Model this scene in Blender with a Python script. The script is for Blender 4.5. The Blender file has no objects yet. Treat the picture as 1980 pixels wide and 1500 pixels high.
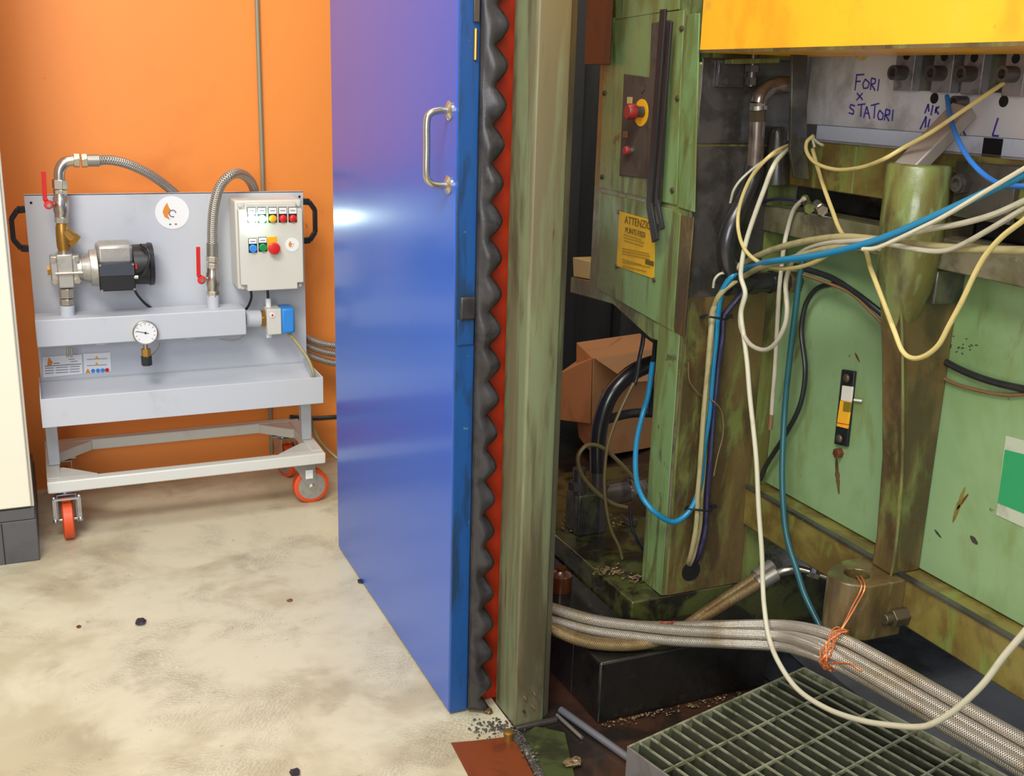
import bpy, bmesh, math, random
from mathutils import Vector, Matrix
random.seed(7)
SC = bpy.context.scene
COL = SC.collection
pi = math.pi

# ---------------------------------------------------------------- camera
FPX, YAW, PITCH, ROLL, CAMH = 2101.8, .41780709, .27379039, .02954023, 1.45
_cy, _sy = math.cos(YAW), math.sin(YAW)
FWD = Vector((_sy*math.cos(PITCH), _cy*math.cos(PITCH), -math.sin(PITCH)))
_r0 = Vector((_cy, -_sy, 0)); _u0 = _r0.cross(FWD)
RGT = _r0*math.cos(ROLL) + _u0*math.sin(ROLL)
UPV = -_r0*math.sin(ROLL) + _u0*math.cos(ROLL)
EYE = Vector((0, 0, CAMH))
cam = bpy.data.cameras.new('camera')
cam.sensor_width = 36.0
cam.lens = FPX/1980*36
cam.clip_start = .02
camo = bpy.data.objects.new('camera', cam)
COL.objects.link(camo)
camo.matrix_world = Matrix(((RGT.x, UPV.x, -FWD.x, EYE.x), (RGT.y, UPV.y, -FWD.y, EYE.y), (RGT.z, UPV.z, -FWD.z, EYE.z), (0, 0, 0, 1)))
SC.camera = camo

# ---------------------------------------------------------------- light and exposure
SC.view_settings.view_transform = 'Standard'
SC.view_settings.look = 'None'
SC.view_settings.gamma = 1
SC.view_settings.use_curve_mapping = False
SC.view_settings.exposure = 0.0
W = bpy.data.worlds.new('hall'); SC.world = W
W.use_nodes = True
W.node_tree.nodes['Background'].inputs[0].default_value = (.93, .96, 1, 1)
W.node_tree.nodes['Background'].inputs[1].default_value = .32

def area_lamp(name, loc, target, sx, sy, watts, col=(1, 1, 1)):
    l = bpy.data.lights.new(name, 'AREA'); l.shape = 'RECTANGLE'; l.size = sx; l.size_y = sy
    l.energy = watts; l.color = col
    o = bpy.data.objects.new(name, l); COL.objects.link(o); o.location = loc
    o.rotation_euler = (Vector(target)-Vector(loc)).to_track_quat('-Z', 'Y').to_euler()
    return o
area_lamp('hall_lamp', (-.9, .4, 3.9), (.3, 3.0, .3), 1.6, .8, 110, (1, .97, .91))
area_lamp('bay_lamp', (-.4, -.9, 3.6), (1.6, 1.6, .7), 2.2, .7, 55, (1, .98, .94))
area_lamp('front_fill', (-1.3, -1.5, 1.9), (1.3, 2.0, 1.1), 1.8, 1.3, 75, (.96, .98, 1))  # added fill lamp behind the camera, brightens the die plates
area_lamp('roof_lamp', (.5, 2.6, 5.0), (.5, 2.7, 0), 2.6, 1.2, 60, (1, .98, .93))

# ---------------------------------------------------------------- points from sight lines onto real planes
def ray(x, y): return RGT*((x-990)/FPX) + UPV*((750-y)/FPX) + FWD
def on(ax, v, x, y):
    d = ray(x, y); t = (v-EYE[ax])/d[ax]
    return EYE + d*t
def X(v, x, y): return on(0, v, x, y)
def Y(v, x, y): return on(1, v, x, y)
def Z(v, x, y): return on(2, v, x, y)

# ---------------------------------------------------------------- materials
def s2l(c): return tuple((v/12.92 if v <= .04045 else ((v+.055)/1.055)**2.4) for v in (c[0]/255, c[1]/255, c[2]/255)) + (1,)
MATS = {}
def mat(name, col, rough=.5, metal=0., layers=(), bump=None, coat=0., emit=None, rvar=None, spec=.5, braid=None, trans=0., tread=None):
    m = bpy.data.materials.new(name); m.use_nodes = True
    nt = m.node_tree; N = nt.nodes; L = nt.links
    b = N['Principled BSDF']
    b.inputs['Roughness'].default_value = rough; b.inputs['Metallic'].default_value = metal
    b.inputs['Specular IOR Level'].default_value = spec
    b.inputs['Coat Weight'].default_value = coat; b.inputs['Coat Roughness'].default_value = .12
    b.inputs['Transmission Weight'].default_value = trans
    tc = N.new('ShaderNodeTexCoord')
    def noise(scale, detail=4, dist=0., seed=0.):
        mp = N.new('ShaderNodeMapping'); L.new(tc.outputs['Object'], mp.inputs[0])
        sc = scale if isinstance(scale, tuple) else (scale,)*3
        mp.inputs['Scale'].default_value = sc; mp.inputs['Location'].default_value = (seed, seed*.7, seed*1.3)
        n = N.new('ShaderNodeTexNoise'); n.inputs['Scale'].default_value = 1; n.inputs['Detail'].default_value = detail
        n.inputs['Distortion'].default_value = dist; n.inputs['Roughness'].default_value = .62
        L.new(mp.outputs[0], n.inputs['Vector']); return n
    cur = N.new('ShaderNodeRGB'); cur.outputs[0].default_value = s2l(col); cur = cur.outputs[0]
    for i, ly in enumerate(layers):
        c, sc, lo, hi = ly[:4]; amt = ly[4] if len(ly) > 4 else 1.
        n = noise(sc, 5, .4, i*3.7+len(name))
        mr = N.new('ShaderNodeMapRange'); mr.interpolation_type = 'SMOOTHSTEP'
        mr.inputs['From Min'].default_value = lo; mr.inputs['From Max'].default_value = hi; mr.inputs['To Max'].default_value = amt
        L.new(n.outputs['Fac'], mr.inputs['Value'])
        mx = N.new('ShaderNodeMix'); mx.data_type = 'RGBA'
        L.new(mr.outputs[0], mx.inputs['Factor']); L.new(cur, mx.inputs['A']); mx.inputs['B'].default_value = s2l(c)
        cur = mx.outputs['Result']
    if tread:                                                   # patches of ribbed shoe-sole marks
        for a_, seed in ((.6, 3.1), (-.9, 17.4), (1.9, 8.8)):
            mp = N.new('ShaderNodeMapping'); L.new(tc.outputs['Object'], mp.inputs[0]); mp.inputs['Rotation'].default_value = (0, 0, a_)
            wv = N.new('ShaderNodeTexWave'); wv.inputs['Scale'].default_value = 30; wv.inputs['Distortion'].default_value = 9; wv.inputs['Detail'].default_value = 2; wv.inputs['Detail Scale'].default_value = 2.5
            L.new(mp.outputs[0], wv.inputs['Vector'])
            n = noise(3.6, 3, .3, seed); mk = N.new('ShaderNodeMapRange'); mk.interpolation_type = 'SMOOTHSTEP'
            mk.inputs['From Min'].default_value = .53; mk.inputs['From Max'].default_value = .68; mk.inputs['To Max'].default_value = tread[1]
            L.new(n.outputs['Fac'], mk.inputs['Value'])
            ml = N.new('ShaderNodeMath'); ml.operation = 'MULTIPLY'; L.new(mk.outputs[0], ml.inputs[0]); L.new(wv.outputs['Fac'], ml.inputs[1])
            mx = N.new('ShaderNodeMix'); mx.data_type = 'RGBA'; L.new(ml.outputs[0], mx.inputs['Factor']); L.new(cur, mx.inputs['A']); mx.inputs['B'].default_value = s2l(tread[0])
            cur = mx.outputs['Result']
    if rvar:
        n = noise(rvar[0], 4, .2, 9.1); mr = N.new('ShaderNodeMapRange')
        mr.inputs['From Min'].default_value = .22; mr.inputs['From Max'].default_value = .78; mr.interpolation_type = 'SMOOTHSTEP'
        mr.inputs['To Min'].default_value = rvar[1]; mr.inputs['To Max'].default_value = rvar[2]
        L.new(n.outputs['Fac'], mr.inputs['Value']); L.new(mr.outputs[0], b.inputs['Roughness'])
    hgt = None
    if braid:
        uv = N.new('ShaderNodeUVMap'); sp = N.new('ShaderNodeSeparateXYZ'); L.new(uv.outputs[0], sp.inputs[0])
        def mth(op, a, c=None):
            q = N.new('ShaderNodeMath'); q.operation = op
            for k, v in enumerate((a, c)):
                if v is None: continue
                if isinstance(v, (int, float)): q.inputs[k].default_value = v
                else: L.new(v, q.inputs[k])
            return q.outputs[0]
        u = mth('MULTIPLY', sp.outputs[0], braid[0]); v = mth('MULTIPLY', sp.outputs[1], braid[1])
        a = mth('SINE', mth('MULTIPLY', mth('ADD', u, v), 2*pi)); c = mth('SINE', mth('MULTIPLY', mth('SUBTRACT', u, v), 2*pi))
        hgt = mth('MAXIMUM', a, c)
        mr = N.new('ShaderNodeMapRange'); mr.inputs['From Min'].default_value = -.9; mr.inputs['From Max'].default_value = .5
        L.new(hgt, mr.inputs['Value'])
        mx = N.new('ShaderNodeMix'); mx.data_type = 'RGBA'
        L.new(mr.outputs[0], mx.inputs['Factor']); mx.inputs['A'].default_value = s2l(braid[2]); L.new(cur, mx.inputs['B'])
        cur = mx.outputs['Result']
    L.new(cur, b.inputs['Base Color'])
    if bump or hgt is not None:
        bp = N.new('ShaderNodeBump')
        if hgt is not None:
            bp.inputs['Strength'].default_value = .6; bp.inputs['Distance'].default_value = .002; L.new(hgt, bp.inputs['Height'])
        else:
            n = noise(bump[0], 5, .0, 2.2); bp.inputs['Strength'].default_value = bump[1]; bp.inputs['Distance'].default_value = bump[2] if len(bump) > 2 else .004
            L.new(n.outputs['Fac'], bp.inputs['Height'])
        L.new(bp.outputs[0], b.inputs['Normal'])
    if emit:
        b.inputs['Emission Color'].default_value = s2l(emit[0]); b.inputs['Emission Strength'].default_value = emit[1]
    MATS[name] = m
    return m
BR, DK, YB = (74, 56, 34), (34, 32, 28), (112, 108, 48)
M_orange = mat('orange_paint', (246, 148, 66), .42, layers=[((214, 112, 48), 1.6, .55, .8, .45), ((120, 70, 40), 14, .70, .78, .5)], bump=(60, .08))
M_floor = mat('cream_floor_paint', (212, 203, 174), .36, layers=[((170, 154, 120), 1.9, .47, .66, .65), ((156, 144, 118), 6, .52, .72, .5), ((140, 112, 84), 5.5, .63, .76, .6), ((110, 98, 82), 46, .66, .74, .5)], rvar=(3, .28, .5), bump=(40, .05), tread=((132, 124, 108), .34))
M_floord = mat('oily_brown_floor', (66, 42, 30), .3, layers=[((30, 28, 26), 5, .45, .6, .9), ((120, 104, 60), 38, .68, .76, .5)], coat=.5, rvar=(7, .15, .5), bump=(30, .15))
M_redpatch = mat('red_brown_floor_paint', (122, 58, 26), .42, layers=[((80, 36, 22), 9, .5, .7, .8), ((150, 84, 50), 30, .6, .75, .5)], bump=(50, .1))
M_pit = mat('oily_blue_black_floor', (34, 38, 46), .25, layers=[((16, 17, 20), 9, .45, .62)], coat=.6, rvar=(12, .1, .4), bump=(26, .2))
M_cream = mat('cream_cabinet_paint', (240, 234, 212), .4, layers=[((210, 200, 176), 4, .6, .8, .4)])
M_plinth = mat('grey_plinth', (92, 90, 92), .5, layers=[((70, 68, 70), 6, .5, .7, .6)])
M_cart = mat('light_grey_cart_paint', (197, 200, 206), .45, layers=[((168, 170, 178), 5, .55, .75, .5)])
M_cartl = mat('pale_frame_paint', (218, 217, 208), .4, layers=[((190, 188, 178), 6, .58, .75, .5)])
M_box = mat('pale_grey_plastic', (214, 212, 202), .38)
M_white = mat('white_plastic', (238, 238, 238), .4)
M_ink = mat('grey_print', (120, 120, 132), .6)
M_zinc = mat('zinc_plate', (196, 198, 204), .28, .85, layers=[((140, 142, 150), 30, .5, .7, .5)])
M_chrome = mat('steel_fitting', (196, 188, 172), .26, .9)
M_brass = mat('brass', (176, 132, 62), .34, .75)
M_alu = mat('cast_aluminium', (188, 184, 176), .4, .7, layers=[((150, 146, 138), 40, .5, .7, .5)])
M_blackp = mat('black_plastic', (30, 31, 34), .38)
M_blackg = mat('dark_grey_lid', (64, 68, 78), .35)
M_red = mat('red_plastic', (214, 36, 34), .35)
M_yel = mat('yellow_plastic', (246, 178, 20), .4)
M_green = mat('green_plastic', (30, 142, 74), .35)
M_blueb = mat('light_blue_plastic', (56, 142, 226), .4)
M_ledw = mat('lit_white_lamp', (255, 255, 255), .3, emit=((240, 255, 255), 130))
M_ledg = mat('lit_green_lamp', (180, 255, 220), .3, emit=((120, 255, 190), 26))
M_tyre = mat('orange_polyurethane', (226, 84, 36), .42)
M_logo = mat('orange_print', (226, 140, 50), .5)
M_blue = mat('glossy_blue_paint', (20, 92, 202), .3, coat=.3, spec=.6)
M_bluee = mat('blue_edge_paint', (24, 76, 138), .4, layers=[((28, 54, 80), (18, 18, 4), .44, .62, .85), ((110, 140, 120), 34, .66, .72, .6)], bump=(20, .1))
M_rubber = mat('black_rubber', (54, 51, 52), .36, layers=[((32, 30, 32), 16, .45, .6, .7), ((110, 106, 100), 24, .66, .78, .5)], bump=(18, .2, .006))
M_redpost = mat('red_oxide_paint', (178, 50, 18), .45, layers=[((120, 32, 16), (12, 12, 3), .5, .7, .6)])
M_col = mat('dirty_green_column', (124, 132, 98), .36, layers=[((112, 102, 76), (14, 14, 1.3), .42, .58, .85), ((80, 74, 54), (11, 11, 1.6), .50, .64, .8), ((104, 60, 34), (26, 26, 2.5), .67, .74, .75)], rvar=(5, .25, .5))
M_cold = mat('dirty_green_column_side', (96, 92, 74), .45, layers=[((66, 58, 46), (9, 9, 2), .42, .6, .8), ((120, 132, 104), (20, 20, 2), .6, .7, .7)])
M_mg = mat('worn_green_paint', (116, 144, 90), .4, layers=[((100, 104, 50), (9, 9, 2.0), .44, .58, .8), ((82, 72, 38), (22, 22, 2.4), .52, .64, .75), ((70, 48, 26), 13, .62, .72, .7)], rvar=(9, .22, .5), bump=(24, .12))
M_mgrease = mat('greasy_green_steel', (116, 128, 68), .34, layers=[((92, 78, 38), (10, 10, 2.2), .38, .58, .8), ((122, 152, 98), (24, 24, 9), .54, .70, .6), ((48, 40, 26), (12, 12, 4), .50, .68, .8)], coat=.25, rvar=(14, .18, .5), bump=(30, .3))
M_mbrown = mat('brown_greasy_steel', (100, 82, 48), .32, layers=[((56, 46, 30), (9, 9, 3), .42, .6, .75), ((112, 124, 64), (16, 16, 5), .50, .68, .65), ((106, 64, 30), 11, .58, .74, .6)], coat=.3, rvar=(14, .15, .5), bump=(30, .3))
M_yledge = mat('olive_stained_paint', (124, 112, 54), .34, layers=[((92, 72, 36), (6, 6, 6), .42, .60, .8), ((116, 136, 66), (16, 16, 6), .52, .68, .7), ((52, 44, 30), 12, .58, .72, .7)], coat=.25, rvar=(12, .18, .5), bump=(30, .25))
M_taupe = mat('grey_brown_greasy_steel', (112, 106, 84), .32, layers=[((86, 84, 50), (8, 8, 5), .42, .62, .8), ((64, 56, 46), 10, .5, .68, .8), ((150, 148, 134), 40, .66, .74, .5)], coat=.3, rvar=(14, .16, .5), bump=(30, .2))
M_panel = mat('green_side_panel_paint', (132, 160, 114), .36, layers=[((108, 138, 82), 3.2, .45, .7, .7), ((110, 118, 60), (7, 7, 2.5), .55, .72, .6), ((98, 84, 44), (12, 12, 4), .64, .76, .75), ((52, 48, 38), 42, .70, .75, .7)], rvar=(6, .25, .45), bump=(16, .05))
M_mdark = mat('oily_dark_steel', (64, 60, 56), .34, layers=[((90, 96, 60), (7, 7, 3), .54, .68, .55), ((36, 34, 32), 9, .45, .62, .8)], coat=.4, rvar=(18, .15, .5), bump=(24, .25))
M_base = mat('black_oily_base', (30, 28, 25), .3, layers=[((84, 82, 46), 26, .67, .74, .7), ((18, 17, 16), 6, .45, .6)], coat=.5, rvar=(18, .16, .45), bump=(24, .3))
M_baset = mat('green_oily_plate', (72, 76, 36), .22, layers=[((30, 26, 20), 9, .42, .56, .95), ((150, 120, 70), 46, .70, .76, .8)], coat=.7, rvar=(22, .08, .4), bump=(26, .5))
M_yellow = mat('yellow_ram_paint', (252, 184, 40), .4, layers=[((232, 152, 36), (5, 5, 3), .46, .68, .7), ((176, 140, 70), (9, 9, 9), .62, .76, .5), ((150, 112, 50), 20, .70, .76, .6)], rvar=(8, .25, .5))
M_die = mat('ground_steel', (206, 204, 208), .42, .1, layers=[((140, 134, 128), (9, 9, 5), .5, .68, .6), ((120, 96, 70), 30, .70, .78, .6)], rvar=(8, .3, .5))
M_diel = mat('bright_ground_steel', (214, 220, 234), .34, .15, layers=[((150, 154, 164), 9, .55, .7, .5)])
M_clamp = mat('grey_clamp_steel', (140, 136, 138), .38, .3, layers=[((84, 80, 80), 20, .5, .65, .7)])
M_bolt = mat('dark_bolt_steel', (96, 90, 86), .35, .6)
M_bolthole = mat('black_hole', (12, 11, 11), .7)
M_marker = mat('violet_marker_ink', (70, 56, 150), .5)
M_pipe = mat('oily_steel_pipe', (132, 118, 106), .22, .7, layers=[((70, 60, 54), 16, .45, .62, .7)], coat=.5)
M_hoseb = mat('black_rubber_hose', (38, 36, 36), .28, coat=.4)
M_braid = mat('braided_steel', (220, 212, 198), .3, .75, layers=[((186, 164, 124), 7, .50, .7, .6)], braid=(230, 9, (120, 106, 84)))
M_braidc = mat('braided_clean_steel', (190, 186, 176), .34, .7, braid=(150, 5, (110, 104, 96)))
M_braidy = mat('braided_stained_steel', (180, 156, 112), .3, .7, layers=[((140, 100, 56), 7, .5, .65, .7)], braid=(230, 9, (104, 82, 52)))
M_ferr = mat('ferrule_steel', (160, 156, 146), .35, .7)
M_cwhite = mat('white_cable_sheath', (198, 193, 168), .42, layers=[((170, 160, 124), 12, .55, .7, .6)])
M_cgrey = mat('grey_cable_sheath', (174, 168, 148), .42, layers=[((140, 128, 96), 12, .52, .7, .6)])
M_cyel = mat('yellowed_cable_sheath', (198, 180, 116), .42, layers=[((160, 140, 84), 14, .55, .7, .6)])
M_cbeige = mat('beige_cable_sheath', (158, 148, 106), .42, layers=[((120, 110, 70), 10, .5, .68, .7)])
M_cblue = mat('blue_cable_sheath', (26, 122, 164), .35)
M_cteal = mat('teal_cable_sheath', (36, 88, 96), .35, layers=[((32, 70, 72), (6, 6, 3), .48, .6, .7)])
M_cbl = mat('bright_blue_cable_sheath', (44, 118, 206), .35)
M_cblk = mat('black_cable_sheath', (34, 36, 38), .35)
M_cnavy = mat('navy_cable_sheath', (46, 42, 74), .38)
M_colive = mat('olive_cable_sheath', (98, 86, 50), .4)
M_cbrown = mat('brown_cable_sheath', (120, 90, 60), .45)
M_copper = mat('copper_wire', (226, 138, 88), .32, .7)
M_sign = mat('yellow_warning_enamel', (214, 166, 20), .45, layers=[((180, 132, 20), 14, .5, .7, .6), ((120, 70, 20), 40, .68, .75, .7)])
M_signink = mat('worn_black_print', (98, 76, 16), .6)
M_signinkl = mat('faded_print', (168, 128, 20), .6)
M_glassl = mat('level_gauge_white', (222, 216, 204), .2, coat=1.)
M_oil = mat('level_gauge_oil', (240, 172, 36), .2, coat=1.)
M_oild = mat('level_gauge_dark_oil', (130, 110, 20), .25, coat=1.)
M_redl = mat('red_line', (206, 60, 30), .5)
M_signw = mat('dirty_white_sign', (176, 184, 160), .5, layers=[((140, 140, 124), 20, .5, .68, .7)])
M_signg = mat('green_sign', (40, 146, 92), .45, layers=[((70, 160, 80), 14, .5, .7, .6)])
M_card = mat('brown_cardboard', (200, 140, 88), .7, layers=[((168, 112, 66), 7, .5, .7, .6), ((60, 40, 26), 30, .68, .76, .7)])
M_tan = mat('pale_tan_card', (206, 180, 110), .5, layers=[((176, 140, 70), 9, .5, .7, .6)])
M_rust = mat('rusty_brown_paint', (104, 54, 26), .5, layers=[((60, 36, 22), 12, .5, .66, .7)])
M_back = mat('dark_grey_sheeting', (60, 56, 50), .6, layers=[((36, 34, 32), (5, 5, .6), .42, .6, .8)])
M_grate = mat('galvanised_grating', (84, 86, 70), .36, .4, layers=[((56, 58, 42), 20, .48, .66, .7)])  # shade on the bar faces is put into this darker colour
M_gratee = mat('worn_grating_edge', (170, 170, 140), .34, .4, layers=[((104, 108, 76), 26, .46, .62, .8)])  # worn metal, also lightened to carry the light along the top edges
M_redd = mat('dirty_red_plastic', (150, 40, 34), .4, layers=[((90, 30, 26), 30, .5, .65, .7)])
M_btn = mat('dull_dark_brown_plate', (84, 74, 64), .62, spec=.25, layers=[((62, 52, 44), 12, .45, .62, .8)])
M_grates = mat('grating_side_plate', (150, 146, 142), .36, .5, layers=[((110, 106, 100), 12, .5, .7, .6)])
M_chip = mat('metal_swarf', (150, 126, 90), .35, .4, layers=[((70, 56, 40), 120, .45, .6)])
M_chipd = mat('dark_metal_chip', (52, 46, 58), .4, .3)
M_amber = mat('amber_fluid_bottle', (92, 46, 16), .2, coat=.6)
M_rod = mat('grey_steel_tube', (136, 138, 146), .3, .6)
M_conduit = mat('grey_conduit', (150, 148, 128), .45, .2)
M_bolthead = mat('oily_bolt_head', (90, 80, 60), .35, .5)
M_greenmat = mat('mossy_green_plate', (66, 74, 40), .4, layers=[((44, 42, 30), 10, .42, .58, .85), ((130, 134, 80), 36, .66, .74, .6)], bump=(40, .3))
M_dirt = mat('grey_dirt_with_swarf', (78, 72, 66), .5, layers=[((150, 140, 120), 60, .56, .66, .9), ((40, 36, 34), 30, .5, .62, .7)], bump=(60, .6))

# ---------------------------------------------------------------- mesh builder
ORG = {}
def catmull(pts, k=8):
    P = [Vector(p) for p in pts]
    if len(P) < 3: return P
    out = []
    for i in range(len(P)-1):
        p1, p2 = P[i], P[i+1]
        p0 = P[i-1] if i else p1*2-p2
        p3 = P[i+2] if i+2 < len(P) else p2*2-p1
        for j in range(k):
            t = j/k
            out.append(.5*((2*p1)+(p2-p0)*t+(2*p0-5*p1+4*p2-p3)*t*t+(3*p1-p0-3*p2+p3)*t**3))
    out.append(P[-1]); return out
class B:
    def __init__(s): s.v = []; s.f = []; s.uv = {}
    def add(s, vs, fs):
        o = len(s.v); s.v += [Vector(v) for v in vs]; s.f += [tuple(i+o for i in f) for f in fs]; return s
    def box(s, x0, x1, y0, y1, z0, z1):
        return s.add([(x, y, z) for x in (x0, x1) for y in (y0, y1) for z in (z0, z1)],
                     [(0, 1, 3, 2), (4, 6, 7, 5), (0, 4, 5, 1), (2, 3, 7, 6), (0, 2, 6, 4), (1, 5, 7, 3)])
    def prism(s, pts, vec):
        n = len(pts); P = [Vector(p) for p in pts]; v = Vector(vec)
        return s.add(P+[p+v for p in P], [tuple(range(n)), tuple(range(2*n-1, n-1, -1))]+[(i, (i+1) % n, n+(i+1) % n, n+i) for i in range(n)])
    def bar(s, p0, p1, w, h, up=(0, 0, 1)):
        p0, p1 = Vector(p0), Vector(p1); d = (p1-p0).normalized(); a = d.cross(Vector(up))
        a = a.normalized() if a.length > 1e-6 else Vector((1, 0, 0)); b = a.cross(d).normalized()
        q = [p0+a*i*w/2+b*j*h/2 for i, j in ((-1, -1), (1, -1), (1, 1), (-1, 1))]
        return s.prism(q, p1-p0)
    def lathe(s, p0, d, prof, n=20, caps=True):
        p0 = Vector(p0); d = Vector(d).normalized(); a = d.orthogonal().normalized(); b = d.cross(a)
        vs = [p0+d*t+(a*math.cos(2*pi*k/n)+b*math.sin(2*pi*k/n))*r for t, r in prof for k in range(n)]
        fs = [(i*n+k, i*n+(k+1) % n, (i+1)*n+(k+1) % n, (i+1)*n+k) for i in range(len(prof)-1) for k in range(n)]
        if caps: fs += [tuple(range(n-1, -1, -1)), tuple((len(prof)-1)*n+k for k in range(n))]
        return s.add(vs, fs)
    def cyl(s, p0, p1, r, r1=None, n=20):
        d = Vector(p1)-Vector(p0); return s.lathe(p0, d, [(0, r), (d.length, r if r1 is None else r1)], n)
    def hexn(s, p0, p1, r): return s.cyl(p0, p1, r, n=6)
    def ring(s, p0, p1, ro, ri, n=20):
        d = Vector(p1)-Vector(p0); l = d.length
        return s.lathe(p0, d, [(0, ri), (0, ro), (l, ro), (l, ri), (0, ri)], n, caps=False)
    def tube(s, pts, r, n=10, k=8, raw=False):
        P = [Vector(p) for p in pts] if raw else catmull(pts, k)
        t0 = (P[1]-P[0]).normalized(); a = t0.orthogonal().normalized(); o = len(s.v); ln = 0
        for i, p in enumerate(P):
            t = ((P[min(i+1, len(P)-1)]-P[max(i-1, 0)])).normalized()
            a = (a-t*a.dot(t)).normalized(); b = t.cross(a)
            rr = r(i/(len(P)-1)) if callable(r) else r
            s.v += [p+(a*math.cos(2*pi*j/n)+b*math.sin(2*pi*j/n))*rr for j in range(n)]
            if i:
                l1 = ln+(p-P[i-1]).length
                for j in range(n):
                    f = (o+(i-1)*n+j, o+(i-1)*n+(j+1) % n, o+i*n+(j+1) % n, o+i*n+j)
                    s.uv[len(s.f)] = {f[0]: (ln, j/n), f[1]: (ln, (j+1)/n), f[2]: (l1, (j+1)/n), f[3]: (l1, j/n)}
                    s.f.append(f)
                ln = l1
        s.f += [tuple(o+j for j in range(n-1, -1, -1)), tuple(o+(len(P)-1)*n+j for j in range(n))]
        return s
    def ball(s, c, r, sx=1, sy=1, sz=1, n=14, m=8):
        c = Vector(c)
        vs = [c+Vector((0, 0, -r*sz))]+[c+Vector((r*sx*math.sin(pi*i/m)*math.cos(2*pi*k/n), r*sy*math.sin(pi*i/m)*math.sin(2*pi*k/n), -r*sz*math.cos(pi*i/m))) for i in range(1, m) for k in range(n)]+[c+Vector((0, 0, r*sz))]
        fs = [(0, 1+(k+1) % n, 1+k) for k in range(n)]+[(1+i*n+k, 1+i*n+(k+1) % n, 1+(i+1)*n+(k+1) % n, 1+(i+1)*n+k) for i in range(m-2) for k in range(n)]
        e = len(vs)-1; fs += [(1+(m-2)*n+k, 1+(m-2)*n+(k+1) % n, e) for k in range(n)]
        return s.add(vs, fs)
    def rock(s, c, r, seed):
        rn = random.Random(seed); k = len(s.v); s.ball(c, r, rn.uniform(.7, 1.5), rn.uniform(.7, 1.5), rn.uniform(.35, .6), 7, 4)
        for i in range(k, len(s.v)): s.v[i] += Vector((rn.uniform(-.25, .25), rn.uniform(-.25, .25), rn.uniform(-.1, .1)))*r
        return s
    def build(s, name, m, parent=None, bev=0, ang=40, label=None, seg=2):
        me = bpy.data.meshes.new(name)
        if parent is not None: org = ORG[parent.name]
        else:
            xs = [v.x for v in s.v]; ys = [v.y for v in s.v]; zs = [v.z for v in s.v]
            org = Vector(((min(xs)+max(xs))/2, (min(ys)+max(ys))/2, min(zs)))
        me.from_pydata([v-org for v in s.v], [], s.f)
        if s.uv:
            ul = me.uv_layers.new(name='UVMap')
            for p in me.polygons:
                d = s.uv.get(p.index)
                if d:
                    for li in p.loop_indices: ul.data[li].uv = d[me.loops[li].vertex_index]
        bm = bmesh.new(); bm.from_mesh(me); bmesh.ops.recalc_face_normals(bm, faces=bm.faces); bm.to_mesh(me); bm.free()
        me.materials.append(m)
        me.shade_smooth(); me.set_sharp_from_angle(angle=math.radians(ang))
        o = bpy.data.objects.new(name, me); COL.objects.link(o)
        if parent is not None: o.parent = parent; ORG[o.name] = org
        else: o.location = org; ORG[o.name] = org
        if bev:
            b = o.modifiers.new('bevel', 'BEVEL'); b.width = bev; b.segments = seg; b.limit_method = 'ANGLE'; b.angle_limit = math.radians(40); b.harden_normals = False
        if label: o['label'] = label
        return o
def thing(name, label, cat, loc, group=None):
    o = bpy.data.objects.new(name, None); COL.objects.link(o); o.location = loc; o.empty_display_size = .05
    ORG[o.name] = Vector(loc); return tag(o, label, cat, group)
def tag(o, label, cat, group=None):
    o['label'] = label; o['category'] = cat
    if group: o['group'] = group
    return o
def struct(b, name, m, bev=0, parent=None):
    o = b.build(name, m, parent, bev)
    if parent is None: o['kind'] = 'structure'
    return o
def copy_thing(o, delta):
    c = o.copy(); COL.objects.link(c); c.location = Vector(o.location)+Vector(delta)
    for ch in o.children:
        d = ch.copy(); COL.objects.link(d); d.parent = c
    return c
def copy_part(o, delta):
    c = o.copy(); COL.objects.link(c); c.location = Vector(o.location)+Vector(delta); ORG[c.name] = ORG[o.name]+Vector(delta)
    for ch in o.children:
        d = ch.copy(); COL.objects.link(d); d.parent = c
    return c
def text_part(name, body, size, p, rgt, up, m, parent, ext=.0006, sx=1.):
    cu = bpy.data.curves.new('t', 'FONT'); cu.body = body; cu.size = size; cu.extrude = ext; cu.align_x = 'CENTER'; cu.align_y = 'CENTER'
    o = bpy.data.objects.new('t', cu); COL.objects.link(o)
    dg = bpy.context.evaluated_depsgraph_get(); me0 = bpy.data.meshes.new_from_object(o.evaluated_get(dg))
    rgt, up, p = Vector(rgt), Vector(up), Vector(p); nrm = rgt.cross(up)
    b = B(); b.add([p+rgt*v.co.x*sx+up*v.co.y+nrm*v.co.z for v in me0.vertices], [tuple(f.vertices) for f in me0.polygons])
    bpy.data.objects.remove(o); bpy.data.curves.remove(cu); bpy.data.meshes.remove(me0)
    return b.build(name, m, parent)

# ================================================================ SETTING
fl = B().prism([(-4, -2.5, 0), (.62, -2.5, 0), (.80, 1.60, 0), (.772, 2.021, 0), (.900, 2.000, 0), (.93, 2.03, 0), (.93, 2.6, 0), (1.25, 2.6, 0), (1.25, 4.2, 0), (-4, 4.2, 0)], (0, 0, -.06))
struct(fl, 'floor', M_floor)
fm = B().prism([(.62, -2.5, 0), (4, -2.5, 0), (4, 4.2, 0), (1.25, 4.2, 0), (1.25, 2.6, 0), (.93, 2.6, 0), (.93, 2.03, 0), (.900, 2.000, 0), (.772, 2.021, 0), (.80, 1.60, 0)], (0, 0, -.06))
struct(fm, 'floor', M_floord)
pt = B().prism([Z(.0, *p)+Vector((0, 0, .001)) for p in ((872, 1437), (930, 1432), (985, 1425), (1006, 1448), (1032, 1500), (1070, 1600), (940, 1600), (905, 1500))], (0, 0, .001))
struct(pt, 'floor', M_redpatch)
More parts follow.
